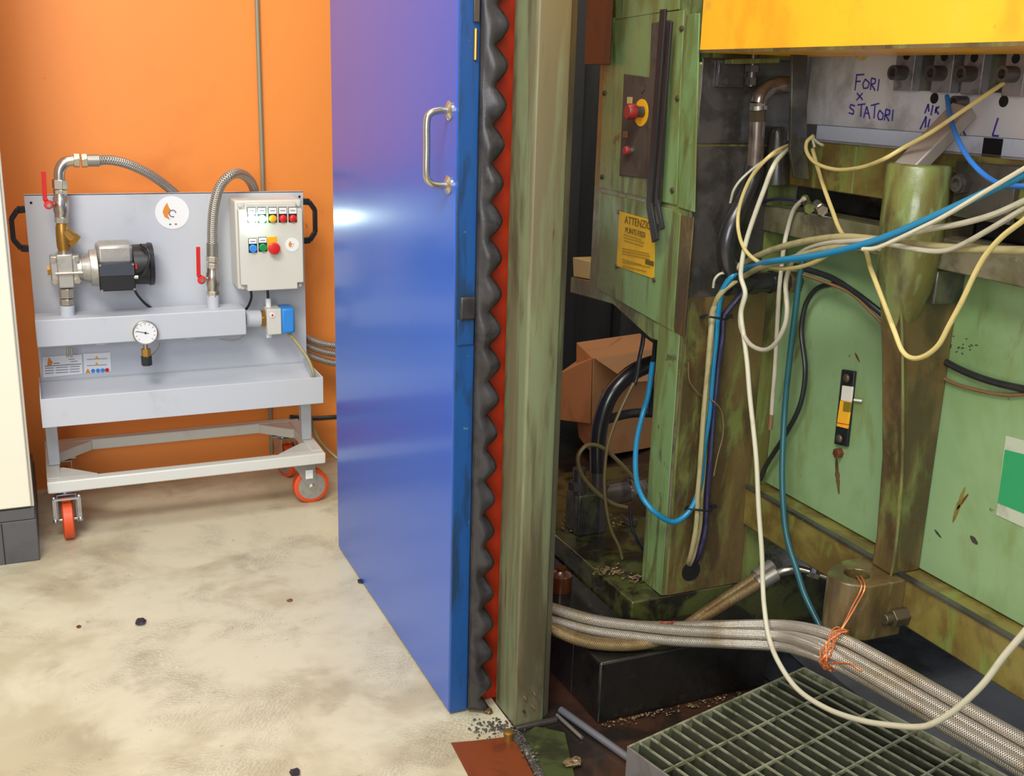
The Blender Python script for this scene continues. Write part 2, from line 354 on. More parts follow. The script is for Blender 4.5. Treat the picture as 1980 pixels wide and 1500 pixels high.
pit = B().prism([(1.64, -.5, .001), (4, -.5, .001), (4, 2.2, .001), (1.62, 2.2, .001)], (0, 0, .002))
struct(pit, 'floor', M_pit)
w = B().box(-4, 1.42, 4.0, 4.06, 0, 3.2)
struct(w, 'wall_back', M_orange)
w = B()
for i in range(9): w.box(1.42+.2*i, 1.60+.2*i, 3.95 if i % 2 else 3.90, 4.06, 0, 3.2)
struct(w, 'wall_right', M_back)
seam = B().box(-.33, -.17, 3.965, 3.999, 0, 3.2)
struct(seam, 'trim_1', M_orange)

# ================================================================ cream cabinet at the left
c = thing('electrical_cabinet', 'tall cream metal cabinet on a dark grey plinth at left edge', 'cabinet', (-.6, 3.5, 0))
B().box(-1.1, -.15, 3.392, 3.95, .172, 2.1).build('body', M_cream, c, .004)
B().box(-1.1, -.077, 3.366, 3.384, .180, 2.08).build('door', M_cream, c, .004)
B().box(-1.1, -.070, 3.385, 3.425, .172, 2.1).build('door_frame', M_cream, c, .003)
pl = B().box(-1.1, -.068, 3.372, 3.93, 0, .135).build('plinth', M_plinth, c, .003)
B().box(-1.1, -.071, 3.375, 3.9, .136, .171).build('plinth_rail', M_plinth, c, .002)
B().box(-.166, -.163, 3.370, 3.374, .002, .133).build('seam', M_blackp, pl)

# conduit on the wall
cd = thing('wall_conduit', 'thin grey vertical conduit on orange wall behind the trolley', 'pipe', (.79, 3.98, 0))
p0 = Y(3.985, 503, 200)
B().cyl((p0.x, 3.985, .05), (p0.x, 3.985, 3.1), .0075, n=14).build('pipe', M_conduit, cd)
for z in (.35, 1.9): B().box(p0.x-.018, p0.x+.018, 3.976, 3.9995, z, z+.018).build('clip', M_conduit, cd, .002)

# ================================================================ PUMP TROLLEY
T = thing('pump_trolley', 'light grey wheeled pump trolley with control box against orange wall', 'trolley', (.42, 3.7, 0))
# base frame
fr = B()
fr.box(-.03, .858, 3.50, 3.54, .163, .201); fr.box(-.03, .858, 3.90, 3.94, .163, .201)
fr.box(-.03, .012, 3.54, 3.90, .163, .201); fr.box(.816, .858, 3.54, 3.90, .163, .201)
fr.build('base_frame', M_cartl, T, .004)
for (sx, cx) in ((1, .012), (-1, .816)):
    for (sy, cy) in ((1, 3.54), (-1, 3.90)):
        B().prism([(cx, cy, .166), (cx+sx*.11, cy, .166), (cx+sx*.11, cy+sy*.008, .166), (cx+sx*.012, cy+sy*.10, .166), (cx, cy+sy*.10, .166)], (0, 0, .034)).build('corner_gusset', M_cartl, T, .002)
for x0 in (-.022, .812):
    B().box(x0, x0+.036, 3.66, 3.70, .202, .388).build('leg', M_cart, T, .003)
# tray
tr = B()
tr.box(-.028, .85, 3.484, 3.488, .386, .478); tr.box(-.028, -.024, 3.488, 3.76, .386, .478); tr.box(.846, .85, 3.488, 3.76, .386, .478)
tr.box(-.024, .846, 3.488, 3.76, .386, .392)
tr.add([(-.024, 3.488, .393), (.846, 3.488, .393), (.846, 3.758, .46), (-.024, 3.758, .46)], [(0, 1, 2, 3)])
tr.build('tray', M_cart, T, .0015)
# back panel
pn = B().box(-.022, .86, 3.764, 3.768, .388, 1.068).box(-.022, .86, 3.764, 3.785, 1.064, 1.068).build('back_panel', M_cart, T, .001)
for px in ((60, 392), (579, 380)):
    q = Y(3.7635, *px); B().cyl((q.x, 3.7625, q.z), (q.x, 3.764, q.z), .004, n=12).build('hole', M_bolthole, pn)
# handles
for sgn, px, z0, z1 in ((-1, (52, 440), None, None), (1, (588, 425), None, None)):
    zz0 = Y(3.775, px[0], px[1]-36).z; zz1 = Y(3.775, px[0], px[1]+40).z
    xe = -.022 if sgn < 0 else .86
    hb = B(); dx = sgn*.042
    hb.bar((xe, 3.772, zz0), (xe+dx*.55, 3.772, zz0-.002), .016, .022); hb.bar((xe, 3.772, zz1), (xe+dx*.55, 3.772, zz1+.002), .016, .022)
    hb.bar((xe+dx*.5, 3.772, zz0), (xe+dx, 3.772, zz0-.03), .016, .016, (0, 1, 0)); hb.bar((xe+dx*.5, 3.772, zz1), (xe+dx, 3.772, zz1+.03), .016, .016, (0, 1, 0))
    hb.bar((xe+dx, 3.772, zz0-.028), (xe+dx, 3.772, zz1+.028), .015, .015, (0, 1, 0))
    hb.build('handle', M_blackp, T, .002)
# manifold
zt, zb = Y(3.62, 270, 609).z, Y(3.62, 270, 660).z
xl, xr = Y(3.62, 69, 640).x, Y(3.62, 476, 620).x
mf = B().box(xl, xr, 3.62, 3.735, zb, zt).build('manifold', M_cart, T, .003)
for px in (195, 368):
    q = Y(3.62, px, 668); B().box(q.x-.014, q.x+.014, 3.63, 3.762, zb-.006, zb).build('bracket', M_cart, T, .001)
yc = 3.68
def vpt(px, py): return Y(yc, px, py)
def stack(parts, parent):
    for nm, m, kind, a, b, r in parts:
        A, Bq = vpt(*a), vpt(*b); bb = B()
        if kind == 'c': bb.cyl(A, Bq, r)
        elif kind == 'h': bb.hexn(A, Bq, r)
        else:
            l = (Bq-A).length; bb.lathe(A, Bq-A, [(0, r*.8), (l*.15, r), (l*.4, r*1.05), (l*.6, r*1.05), (l*.85, r), (l, r*.8)])
        bb.build(nm, m, parent, .0012 if kind == 'h' else 0)
# left column: riser, pump block, strainer, valve, elbow
stack([('riser', M_cart, 'c', (131, 618), (130, 590), .022), ('union', M_chrome, 'h', (129, 589), (128.5, 577), .022), ('union', M_chrome, 'h', (128.5, 575), (127.5, 557), .023)], T)
pk = B(); q = vpt(126, 520)
pk.box(q.x-.024, q.x+.024, q.y-.03, q.y+.03, q.z-.056, q.z+.05)
pk.box(q.x-.043, q.x+.043, q.y-.026, q.y+.026, q.z-.045, q.z+.045)
pb = pk.build('pump_block', M_alu, T, .004)
for dx, dz in ((-.034, .034), (.034, .034), (-.034, -.034), (.034, -.034)):
    B().hexn((q.x+dx, q.y-.034, q.z+dz), (q.x+dx, q.y-.026, q.z+dz), .009).build('bolt', M_chrome, pb)
B().cyl((q.x-.03, q.y-.036, q.z-.008), (q.x+.05, q.y-.036, q.z-.008), .005, n=12).build('spindle', M_chrome, pb)
B().hexn((q.x-.052, q.y, q.z-.002), (q.x-.043, q.y, q.z-.002), .017).build('plug', M_brass, pb)
stack([('nipple', M_chrome, 'c', (125, 493), (124, 484), .02)], T)
ys = stack([('strainer', M_brass, 'v', (123.5, 486), (119.5, 430), .0195)], T)
A, Bq = vpt(121, 447), vpt(147, 467)
B().cyl(A, Bq, .0195).hexn(Bq-(Bq-A)*.30, Bq+(Bq-A)*.02, .0235).build('strainer_branch', M_brass, T)
stack([('nut', M_chrome, 'h', (119, 431), (118.5, 419), .0215)], T)
bv = B(); A, Bq = vpt(118.5, 419), vpt(116.5, 374); l = (Bq-A).length
bv.lathe(A, Bq-A, [(0, .020), (l*.15, .020), (l*.2, .022), (l*.5, .024), (l*.8, .022), (l*.85, .020), (l, .020)])
bvo = bv.build('ball_valve', M_chrome, T)
def lever(hub, tip, parent):
    H, Tp = Y(yc-.03, *hub), Y(yc-.045, *tip)
    lb = B().cyl(H-Vector((.004, .012, 0)), H+Vector((0, .014, 0)), .013).bar(H, H+Vector((-.012, -.01, .018)), .014, .006, (0, 1, 0)).bar(H+Vector((-.012, -.01, .016)), Tp, .013, .004, (0, 1, 0))
    o = lb.build('lever', M_red, parent, .001); B().hexn(H-Vector((.002, .018, 0)), H-Vector((.002, .011, 0)), .0065).build('lever_nut', M_chrome, o)
    B().cyl(H+Vector((0, .012, 0)), H+Vector((.028, .03, 0)), .006).build('stem', M_chrome, parent)
lever((96, 396), (84, 331), bvo)
stack([('nut', M_chrome, 'h', (116.5, 375), (116, 366), .021), ('nut', M_chrome, 'h', (116, 365), (115.5, 347), .0235)], T)
el = [vpt(115.5, 352), vpt(115, 335), vpt(118, 323), vpt(126, 314), vpt(137, 311), vpt(148, 310.5)]
B().tube(el, .0165, 14).build('elbow', M_chrome, T)
stack([('nut', M_chrome, 'h', (142, 310), (154, 310.5), .0225), ('nut', M_chrome, 'h', (157, 310.5), (169, 310.5), .0225), ('ferrule', M_ferr, 'c', (168, 310.5), (192, 310), .019)], T)
h1 = [vpt(188, 310), vpt(215, 309.5), Y(3.70, 250, 318), Y(3.74, 290, 337), Y(3.79, 325, 362), Y(3.82, 345, 382), Y(3.84, 358, 410)]
B().tube(h1, .0155, 14).build('braided_hose', M_braidc, T)
# motor
mo = thing  # (motor pieces are parts of the trolley)
A = vpt(150, 519); D = (vpt(188, 517)-A); l = D.length
B().lathe(A, D, [(0, .034), (l*.2, .036), (l*.22, .040), (l*.62, .047), (l*.64, .058), (l*.8, .058), (l, .060)], 28).build('motor_flange', M_alu, T)
x0, x1 = vpt(187, 510).x, vpt(257, 510).x; zc = vpt(222, 513).z
mb = B().box(x0, x1, yc-.04, yc+.06, zc-.068, zc+.072).build('motor_body', M_alu, T, .012)
for k in range(7): B().box(x0+.01, x1-.01, yc-.043+k*.014, yc-.041+k*.014, zc+.071, zc+.075).build('cooling_fin', M_alu, mb)
lid = B().box(x0+.001, x1-.001, yc-.075, yc-.038, zc-.070, zc+.020).build('terminal_box', M_blackp, T, .004)
B().box(x0+.003, x1-.003, yc-.0765, yc-.0745, zc-.020, zc+.017).build('lid_plate', M_blackg, lid)
for dx in (x0+.006, x1-.006):
    for dz in (zc-.066, zc+.014): B().cyl((dx, yc-.079, dz), (dx, yc-.0745, dz), .0035, n=10).build('screw', M_chrome, lid)
xf = vpt(297, 510).x
fc = B().lathe((x1, yc+.005, zc), (1, 0, 0), [(0, .064), ((xf-x1)*.72, .066), ((xf-x1)*.76, .070), ((xf-x1)*.97, .068), (xf-x1, .060)], 28).build('fan_cover', M_blackp, T)
B().tube([Y(yc-.05, 262, 537), Y(yc-.07, 278, 528), Y(yc-.075, 288, 505), Y(yc-.06, 286, 485), Y(yc-.03, 272, 473)], .0045, 8).build('lead', M_cblk, fc)
B().hexn(Y(yc-.07, 259, 536), Y(yc-.07, 267, 536), .006).build('gland', M_chrome, fc)
B().box(x1+.002, x1+.007, yc-.064, yc-.055, zc-.004, zc+.014).build('red_tag', M_red, fc)
B().tube([Y(yc-.02, 257, 553), Y(3.70, 266, 570), Y(3.73, 280, 586), Y(3.76, 296, 598)], .0045, 8).build('motor_cable', M_cblk, T)
# right valve and hose
stack([('riser', M_cart, 'c', (412, 600), (411.5, 570), .020), ('nut', M_chrome, 'h', (411.5, 573), (411.5, 562), .021)], T)
A, Bq = vpt(411.5, 562), vpt(410.5, 517); l = (Bq-A).length
bv2 = B().lathe(A, Bq-A, [(0, .019), (l*.15, .019), (l*.25, .0215), (l*.5, .023), (l*.75, .0215), (l*.85, .019), (l, .019)]).build('ball_valve', M_chrome, T)
lever((391, 541), (383, 477), bv2)
stack([('nut', M_chrome, 'h', (410.5, 518), (410.5, 508), .02), ('nut', M_chrome, 'h', (410.5, 506), (410.5, 495), .021), ('ferrule', M_ferr, 'c', (410.5, 495), (410.5, 470), .019)], T)
h2 = [vpt(410.5, 476), vpt(410.5, 440), vpt(414, 400), vpt(424, 363), vpt(441, 342), Y(3.71, 458, 335), Y(3.75, 474, 340), Y(3.79, 487, 355), Y(3.82, 494, 378), Y(3.84, 497, 410)]
B().tube(h2, .0165, 14).build('braided_hose', M_braidc, T)
# control box
yb = 3.615
def bx(px, py): return Y(yb, px, py)
x0, x1, z1, z0 = bx(463, 470).x, bx(586, 470).x, bx(525, 392).z, bx(525, 561).z
cb = B().box(x0-.006, x1+.004, yb+.028, 3.762, z0+.002, z1+.006).build('control_box', M_box, T, .006)
n = .021
lidp = [(x0+n, z0), (x1-n, z0), (x1-n, z0+n), (x1, z0+n), (x1, z1-n), (x1-n, z1-n), (x1-n, z1), (x0+n, z1), (x0+n, z1-n), (x0, z1-n), (x0, z0+n), (x0+n, z0+n)]
B().prism([(a, yb, b) for a, b in lidp], (0, .03, 0)).build('lid', M_box, cb, .003)
for a in (x0+.009, x1-.009):
    for b in (z0+.010, z1-.009): B().cyl((a, yb+.018, b), (a, yb+.03, b), .0065, n=14).build('lid_screw', M_box, cb, .001)
for px, mm in ((486.5, M_ledw), (506, M_ledg), (527, M_yel), (546.6, M_red), (565.7, M_red)):
    q = bx(px, 422.5-(px-525)*.012); r_ = .0125
    bz = B().box(q.x-.014, q.x+.014, yb-.003, yb, q.z-.013, q.z+.038).build('lamp_bezel', M_blackp, cb, .001)
    B().box(q.x-.0125, q.x+.0125, yb-.005, yb-.0028, q.z+.016, q.z+.036).build('caption', M_white, bz)
    B().box(q.x-.008, q.x+.008, yb-.0055, yb-.0049, q.z+.025, q.z+.0275).build('caption_print', M_ink, bz)
    B().lathe((q.x, yb-.002, q.z), (0, -1, 0), [(0, r_), (.006, r_), (.009, r_*.8), (.0105, r_*.35)], 20).build('indicator_lamp', mm, bz)
for px, py, mm in ((488.7, 480, M_blueb), (508, 478, M_green)):
    q = bx(px, py)
    bz = B().box(q.x-.014, q.x+.014, yb-.003, yb, q.z-.014, q.z+.034).build('button_bezel', M_blackp, cb, .001)
    B().box(q.x-.0125, q.x+.0125, yb-.005, yb-.0028, q.z+.016, q.z+.032).build('caption', M_white, bz)
    B().box(q.x-.008, q.x+.008, yb-.0055, yb-.0049, q.z+.022, q.z+.025).build('caption_print', M_ink, bz)
    B().lathe((q.x, yb-.002, q.z), (0, -1, 0), [(0, .0125), (.008, .0125), (.0095, .011)], 20).build('push_button', mm, bz)
q = bx(526, 467)
B().box(q.x-.0155, q.x+.0155, yb-.0022, yb, q.z-.029, q.z+.017).build('stop_plate', M_yel, cb, .0008)
q = Y(yb-.03, 531, 481)
B().lathe((q.x, yb, q.z), (0, -1, 0), [(0, .010), (.018, .010), (.019, .0195), (.026, .0200), (.031, .0175), (.033, .010)], 24).build('stop_button', M_red, cb)
def logo(cx, cy, cz, r, parent):
    d = B().cyl((cx, cy, cz), (cx, cy-.0012, cz), r, n=40).build('logo_sticker', M_white, parent)
    f = [(-.10, -.45), (-.42, -.25), (-.52, .05), (-.42, .32), (-.22, .62), (-.14, .35), (-.02, .15), (-.10, -.05), (-.22, -.15)]
    B().prism([(cx+a*r-.05*r, cy-.0012, cz+b*r) for a, b in f], (0, -.0005, 0)).build('flame', M_logo, d)
    arc = [(cx+r*(.02+.2*math.cos(t)), cy-.0015, cz+r*(-.05+.2*math.sin(t))) for t in [0.2+i*.55 for i in range(10)]]
    B().tube(arc, .035*r, 6).build('swirl', M_ink, d)
    return d
q = Y(3.763, 333, 411); lg = logo(q.x, 3.7638, q.z, .054, T)
for dx, mm in ((-.012, M_green), (.006, M_red)): B().box(q.x+dx, q.x+dx+.007, 3.7615, 3.7626, q.z-.040, q.z-.036).build('print_mark', mm, lg)
q = bx(565, 473); logo(q.x, yb, q.z, .0225, cb)
# cables under box
B().tube([Y(3.69, 485, 562), Y(3.69, 486, 575), Y(3.70, 481, 590), Y(3.72, 474, 600)], .0045, 8).build('box_cable', M_cblk, T)
B().tube([Y(3.69, 517, 558), Y(3.69, 518, 570), Y(3.69, 518, 580)], .0045, 8).build('box_cable', M_cblk, T)
# pressure switch
yp_ = 3.68
def pp(px, py): return Y(yp_, px, py)
B().cyl(pp(474, 616), pp(503, 615.5), .029, n=24).build('outlet_pipe', M_cart, T)
B().hexn(pp(502, 615.5), pp(512, 615.5), .031).build('outlet_nut', M_brass, T, .002)
a, b_ = pp(512, 617), pp(540, 617)
sw = B().box(a.x, b_.x, yp_-.04, yp_+.04, pp(520, 643).z, pp(520, 593).z).build('flow_switch', M_box, T, .004)
B().box(b_.x, pp(566, 617).x, yp_-.036, yp_+.038, pp(545, 641).z, pp(545, 592).z).build('switch_cap', M_blueb, sw, .008)
q = Y(yp_-.041, 526.5, 609); B().cyl((q.x, yp_-.044, q.z), (q.x, yp_-.040, q.z), .0085, n=18).build('dial', M_white, sw)
B().prism([(q.x-.004, yp_-.0455, q.z), (q.x, yp_-.0455, q.z-.005), (q.x+.004, yp_-.0455, q.z+.001), (q.x, yp_-.0455, q.z+.005)], (0, .001, 0)).build('dial_pointer', M_red, sw)
B().cyl(pp(519, 593), pp(518.5, 577), .0095).build('gland', M_white, sw)
B().cyl(pp(521, 642), pp(521, 652), .0105).build('gland', M_white, sw)
cabl = [pp(553, 639), Y(3.66, 565, 652), Y(3.62, 582, 674), Y(3.59, 597, 697), Y(3.57, 606, 725), Y(3.60, 604, 755), Y(3.68, 598, 785), Y(3.72, 602, 815), Y(3.72, 614, 846), Y(3.70, 632, 868), Y(3.67, 652, 886)]
B().tube(cabl, .0062, 10).build('supply_cable', M_cbeige, T)
B().tube([Y(3.70, 476, 645), Y(3.70, 462, 655), Y(3.70, 446, 658), Y(3.71, 424, 655)], .002, 6).build('thin_lead', M_cgrey, T)
# gauge
yg = 3.60; q = Y(yg, 281, 643); r_ = .039
gg = B().lathe((q.x, yg+.03, q.z), (0, -1, 0), [(0, r_*.9), (.02, r_), (.034, r_), (.036, r_*.93), (.033, r_*.90)], 36).build('pressure_gauge', M_chrome, T)
B().cyl((q.x, yg-.0015, q.z), (q.x, yg-.0035, q.z), r_*.9, n=36).build('gauge_face', M_white, gg)
for i in range(11):
    t = math.radians(225-27*i); d = Vector((math.cos(t), 0, math.sin(t))); c0 = Vector((q.x, yg-.0040, q.z))
    B().bar(c0+d*r_*.68, c0+d*r_*.82, .0016, .0006, (0, 1, 0)).build('tick', M_ink, gg)
c0 = Vector((q.x, yg-.0046, q.z)); t = math.radians(165); d = Vector((math.cos(t), 0, math.sin(t)))
B().bar(c0-d*.010, c0+d*.028, .0018, .0008, (0, 1, 0)).cyl(c0, c0-Vector((0, .0012, 0)), .0035, n=12).build('needle', M_blackp, gg)
ygc = yg+.02
B().cyl((q.x, ygc, q.z-r_*.9), (q.x, ygc, Y(ygc, 281, 676).z), .008).build('gauge_stem', M_chrome, gg)
B().hexn((q.x, ygc, Y(ygc, 281, 674).z), (q.x, ygc, Y(ygc, 281, 689).z), .015).build('gauge_adapter', M_brass, gg)
B().hexn((q.x, ygc, Y(ygc, 281, 688).z), (q.x, ygc, Y(ygc, 281, 706).z), .0175).build('cap', M_blackp, gg, .001)
B().tube([Y(3.62, 286, 690), Y(3.66, 296, 684), Y(3.68, 306, 672), Y(3.69, 309, 663)], .0025, 6).build('gauge_lead', M_cgrey, gg)
for px in (131, 138):
    B().cyl(Y(3.69, px, 672), Y(3.69, px, 690), .004, n=10).build('drain_stub', M_chrome, T)
# stickers
def plate_y(y, corners, name, m, parent, t=.0012):
    P = [Y(y, *p) for p in corners]
    return B().prism(P, (0, -t, 0)).build(name, m, parent)
s1 = plate_y(3.7625, ((82, 690), (158, 685), (160, 722), (84, 730)), 'rating_label', M_white, pn)
s2 = plate_y(3.7625, ((161, 684), (214, 681), (215, 717), (163, 722)), 'safety_label', M_white, pn)
def dash(parent, p0, p1, w, m): B().bar(Y(3.7608, *p0), Y(3.7608, *p1), w, .0004, (0, 1, 0)).build('print_line', m, parent)
for k, yv in enumerate((711, 716, 721)):
    dash(s1, (87, yv+1), (104, yv), .0022, M_ink); dash(s1, (108, yv-.2), (132, yv-1.6), .0022, M_ink); dash(s1, (135, yv-2), (154, yv-3), .0022, M_ink)
dash(s1, (86, 708), (157, 703.5), .0025, M_ink); dash(s1, (104, 702.5), (115, 702), .003, M_ink)
dash(s1, (132, 694.5), (144, 694), .002, M_ink); dash(s1, (137, 699), (150, 698), .002, M_ink)
q = Y(3.7608, 97, 699); B().prism([(q.x-.010, q.y, q.z-.012), (q.x+.002, q.y, q.z-.014), (q.x+.008, q.y, q.z-.004), (q.x-.003, q.y, q.z+.016)], (0, -.0005, 0)).build('flame_mark', M_logo, s1)
for yv in (694, 706): dash(s2, (168, yv+1), (207, yv-1), .0018, M_ink)
for px, py in ((187, 691), (187, 703)):
    q = Y(3.7608, px, py); B().prism([(q.x-.006, q.y, q.z-.005), (q.x+.006, q.y, q.z-.005), (q.x, q.y, q.z+.006)], (0, -.0005, 0)).build('warning_mark', M_yel, s2)
q = Y(3.7608, 170, 717.5); B().prism([(q.x-.008, q.y, q.z-.006), (q.x+.008, q.y, q.z-.006), (q.x, q.y, q.z+.009)], (0, -.0005, 0)).build('warning_mark', M_logo, s2)
for px, mm in ((180, M_blueb), (189.5, M_blueb), (198.5, M_blueb), (207, M_red)):
    q = Y(3.7608, px, 717.5-(px-170)*.06); B().cyl(q, q-Vector((0, .0005, 0)), .0068, n=16).build('safety_mark', mm, s2)
# casters
def caster(x, y, ang, brake):
    root = B().box(x-.045, x+.045, y-.04, y+.04, .157, .163)
    root = root.cyl((x, y, .157), (x, y, .147), .026).build('caster', M_zinc, T, .001)
    ca, sa = math.cos(ang), math.sin(ang)
    def R_(u, v, z): return Vector((x+u*ca-v*sa, y+u*sa+v*ca, z))      # u = rolling direction, v = axle direction
    off = -.03
    c0 = R_(off, 0, .0625); ax = (R_(off, 1, .0625)-c0).normalized()
    B().lathe(c0-ax*.017, ax, [(0, .046), (0, .056), (.004, .0625), (.030, .0625), (.034, .056), (.034, .046)], 36).build('tyre', M_tyre, root)
    B().lathe(c0-ax*.0175, ax, [(0, .012), (0, .048), (.006, .044), (.029, .044), (.035, .048), (.035, .012)], 30).build('wheel_hub', M_zinc, root)
    B().cyl(c0-ax*.033, c0+ax*.033, .006, n=14).hexn(c0-ax*.036, c0-ax*.030, .011).hexn(c0+ax*.030, c0+ax*.036, .011).build('axle', M_chrome, root)
    fk = B()
    for s_ in (-1, 1):
        a_ = ax*(s_*.026)
        fk.prism([R_(.034, 0, .150)+a_, R_(-.040, 0, .150)+a_, R_(off-.016, 0, .060)+a_, R_(off, 0, .048)+a_, R_(off+.016, 0, .060)+a_], ax*(s_*.003))
    fk.prism([R_(.034, -.028, .147), R_(-.040, -.028, .147), R_(-.040, .028, .147), R_(.034, .028, .147)], (0, 0, .004))
    fo = fk.build('fork', M_zinc, root, .0008)
    if brake:
        bk = B()
        for s_ in (-1, 1):
            bk.bar(R_(off-.03, s_*.036, .145), R_(off-.01, s_*.036, .066), .006, .012, (1, 0, 0)); bk.ball(R_(off-.012, s_*.037, .064), .008)
            bk.ball(R_(off-.03, s_*.037, .148), .006)
        bk.bar(R_(off-.03, -.036, .143), R_(off-.03, .036, .143), .01, .006)
        bk.build('brake_pedal', M_zinc, root)
    return fo
caster(.022, 3.555, pi/2, True)
fo = caster(.79, 3.575, pi+.06, False)
q = Y(3.545, 598, 917); B().box(q.x-.013, q.x+.013, q.y-.0005, q.y+.0005, q.z-.016, q.z+.016).build('caster_label', M_white, fo)
caster(.022, 3.885, pi/2, False)
caster(.79, 3.885, pi/2+.3, False)

# hoses behind the trolley going to the right
for i, (y0, m_) in enumerate(((657, M_braidc), (672, M_braidc), (689, M_braidc))):
    tag(B().tube([Y(3.84, 575, y0-14), Y(3.84, 596, y0-3), Y(3.82, 620, y0+6), Y(3.80, 648, y0+11+i), Y(3.78, 690, y0+14), Y(3.76, 740, y0+14)], .0125, 12).build('braided_hose', m_),
        ('topmost', 'middle', 'lowest')[i]+' of three braided hoses leaving the trolley towards the blue door', 'hose', 'hoses behind the trolley')
tag(B().tube([Y(3.93, 560, 806), Y(3.93, 600, 809), Y(3.92, 640, 807), Y(3.92, 690, 804), Y(3.92, 760, 803)], .009, 12).build('black_hose', M_hoseb), 'short black hose low along the orange wall right of trolley', 'hose')

# ================================================================ BLUE SLIDING DOOR
D_ = thing('sliding_door', 'glossy blue metal machine door with steel pull handle', 'door', (.83, 2.64, 0))
B().box(.808, .852, 2.137, 3.152, .006, 2.35).build('door_leaf', M_blue, D_, .003)
ed = B().box(.809, .852, 2.129, 2.1365, .006, 2.35).build('edge_strip', M_bluee, D_, .001)
q = Y(2.128, 901, 594); B().box(.816, .852, 2.119, 2.1285, q.z-.027, q.z+.024).build('latch_block', M_rubber, D_, .006)
q = Y(2.128, 902, 640); B().box(.812, .850, 2.1255, 2.1285, q.z-.03, q.z+.026).build('latch_plate', M_bluee, D_, .001)
q = Y(2.128, 918, 22); B().box(.836, .848, 2.122, 2.1285, q.z-.02, q.z+.05).build('hasp', M_bolt, D_, .001)
q = Y(2.128, 918, 55); B().cyl((.842, 2.127, q.z), (.842, 2.127, q.z-.06), .004, n=8).build('hook', M_brass, D_)
# handle
zt_, zb_ = X(.79, 850, 213).z, X(.79, 850, 357).z
hy = 2.178; hx = .758
hp = [(.806, hy, zt_), (.785, hy, zt_), (.766, hy, zt_-.006), (hx, hy, zt_-.022), (hx, hy, (zt_+zb_)/2), (hx, hy, zb_+.022), (.766, hy, zb_+.006), (.785, hy, zb_), (.806, hy, zb_)]
hd = B().tube(hp, .0075, 14).build('handle', M_chrome, D_)
for z in (zt_, zb_): B().lathe((.808, hy, z), (-1, 0, 0), [(0, .020), (.003, .020), (.008, .010)], 20).build('handle_flange', M_chrome, hd)
# rubber flap: wavy free edge
fb = B(); nz = 260; cols = 7; z0, z1 = .012, 2.35
for i in range(nz+1):
    z = z0+(z1-z0)*i/nz
    ph = z/.078
    tri = abs((ph % 1)*2-1)                      # crisp scallops
    tri = 1-(1-tri)**1.5
    wave = .021*(tri-.62) + .002*math.sin(z*9)
    for j in range(cols+1):
        u = j/cols
        x = .852 + u*(.043+wave*(.15+.85*u*u))
        y = 2.122 - .011*math.sin(u*pi*.9) + u*u*.018*(.5-tri)*1.6 + .004*math.sin(z*31+u*5)*math.sin(u*pi)
        fb.v.append(Vector((x, y, z)))
for i in range(nz):
    for j in range(cols):
        a = i*(cols+1)+j; fb.f.append((a, a+1, a+cols+2, a+cols+1))
fo = fb.build('rubber_seal', M_rubber, D_, ang=60)
so = fo.modifiers.new('thick', 'SOLIDIFY'); so.thickness = .005; so.offset = 0
B().box(.8525, .860, 2.118, 2.14, .01, 2.35).build('seal_clamp', M_rubber, D_, .001)

# red post
tag(B().box(.868, .992, 2.162, 2.21, 0, 2.4).build('frame_post', M_redpost, bev=.002), 'red painted steel post behind the black rubber seal', 'post')
# green column
G = thing('guard_column', 'dirty grey green steel column beside the wavy rubber seal', 'column', (.96, 2.08, 0))
B().prism([(.934, 2.036, .0), (.931, 2.140, .0), (.99, 2.140, .0), (.99, 2.036, 0)], (0, 0, 2.4)).build('side_flange', M_col, G, .002)
B().prism([(.9325, 2.030, .0), (.9355, 2.026, 0), (1.002, 2.030, 0), (1.010, 2.036, 0), (1.012, 2.139, 0), (.94, 2.139, 0), (.94, 2.035, 0), (.9325, 2.035, 0)], (0, 0, 2.4)).build('front_face', M_col, G, .002)
B().prism([(1.0125, 2.040, .0), (1.030, 2.052, 0), (1.040, 2.150, 0), (1.0125, 2.150, 0)], (0, 0, 2.4)).build('bevel_strip', M_cold, G, .001)
B().box(.930, 1.036, 2.010, 2.022, .0, .010).build('foot_plate', M_mdark, G, .002)
for dx, dz in ((.955, .075), (.978, .082), (.953, .040), (.976, .048)):
    B().cyl((dx, 2.0275, dz), (dx, 2.018, dz), .003, n=8).build('rivet', M_chip, G)
tag(B().cyl((.898, 1.985, .0), (.898, 1.985, .016), .011, n=16).lathe((.898, 1.985, .016), (0, 0, 1), [(0, .012), (.006, .012), (.009, .006)], 16).build('brass_fitting', M_brass), 'small brass fitting on the floor at foot of column', 'fitting')
# behind column: brown hanging plate and dark gap post
tag(B().box(1.335, 1.352, 2.50, 2.61, 1.50, 2.3).build('mounting_plate', M_rust, bev=.001), 'rusty brown vertical plate high between column and control panel', 'plate')

# ================================================================ PRESS MACHINE
P = thing('press_machine', 'large worn green press with greasy frame filling the right side', 'machine', (1.8, 2.0, 0))
XP, YP = 1.368, 2.114
B().box(XP, 1.66, YP, 2.219, .2205, 1.505).box(1.40, 1.66, YP+.002, 2.219, 1.505, 2.3).build('post', M_mgrease, P, .004)
B().box(XP+.012, 1.60, YP-.0025, YP-.0002, .2215, .985).build('front_skin', M_mbrown, P, .001)
B().box(XP-.002, XP-.0002, YP+.004, 2.215, .2215, .90).build('side_skin', M_mg, P, .001)
B().bar((XP+.001, YP-.001, .23), (XP+.001, YP-.001, 1.50), .005, .005, (0, 1, 0)).build('worn_edge', M_taupe, P)
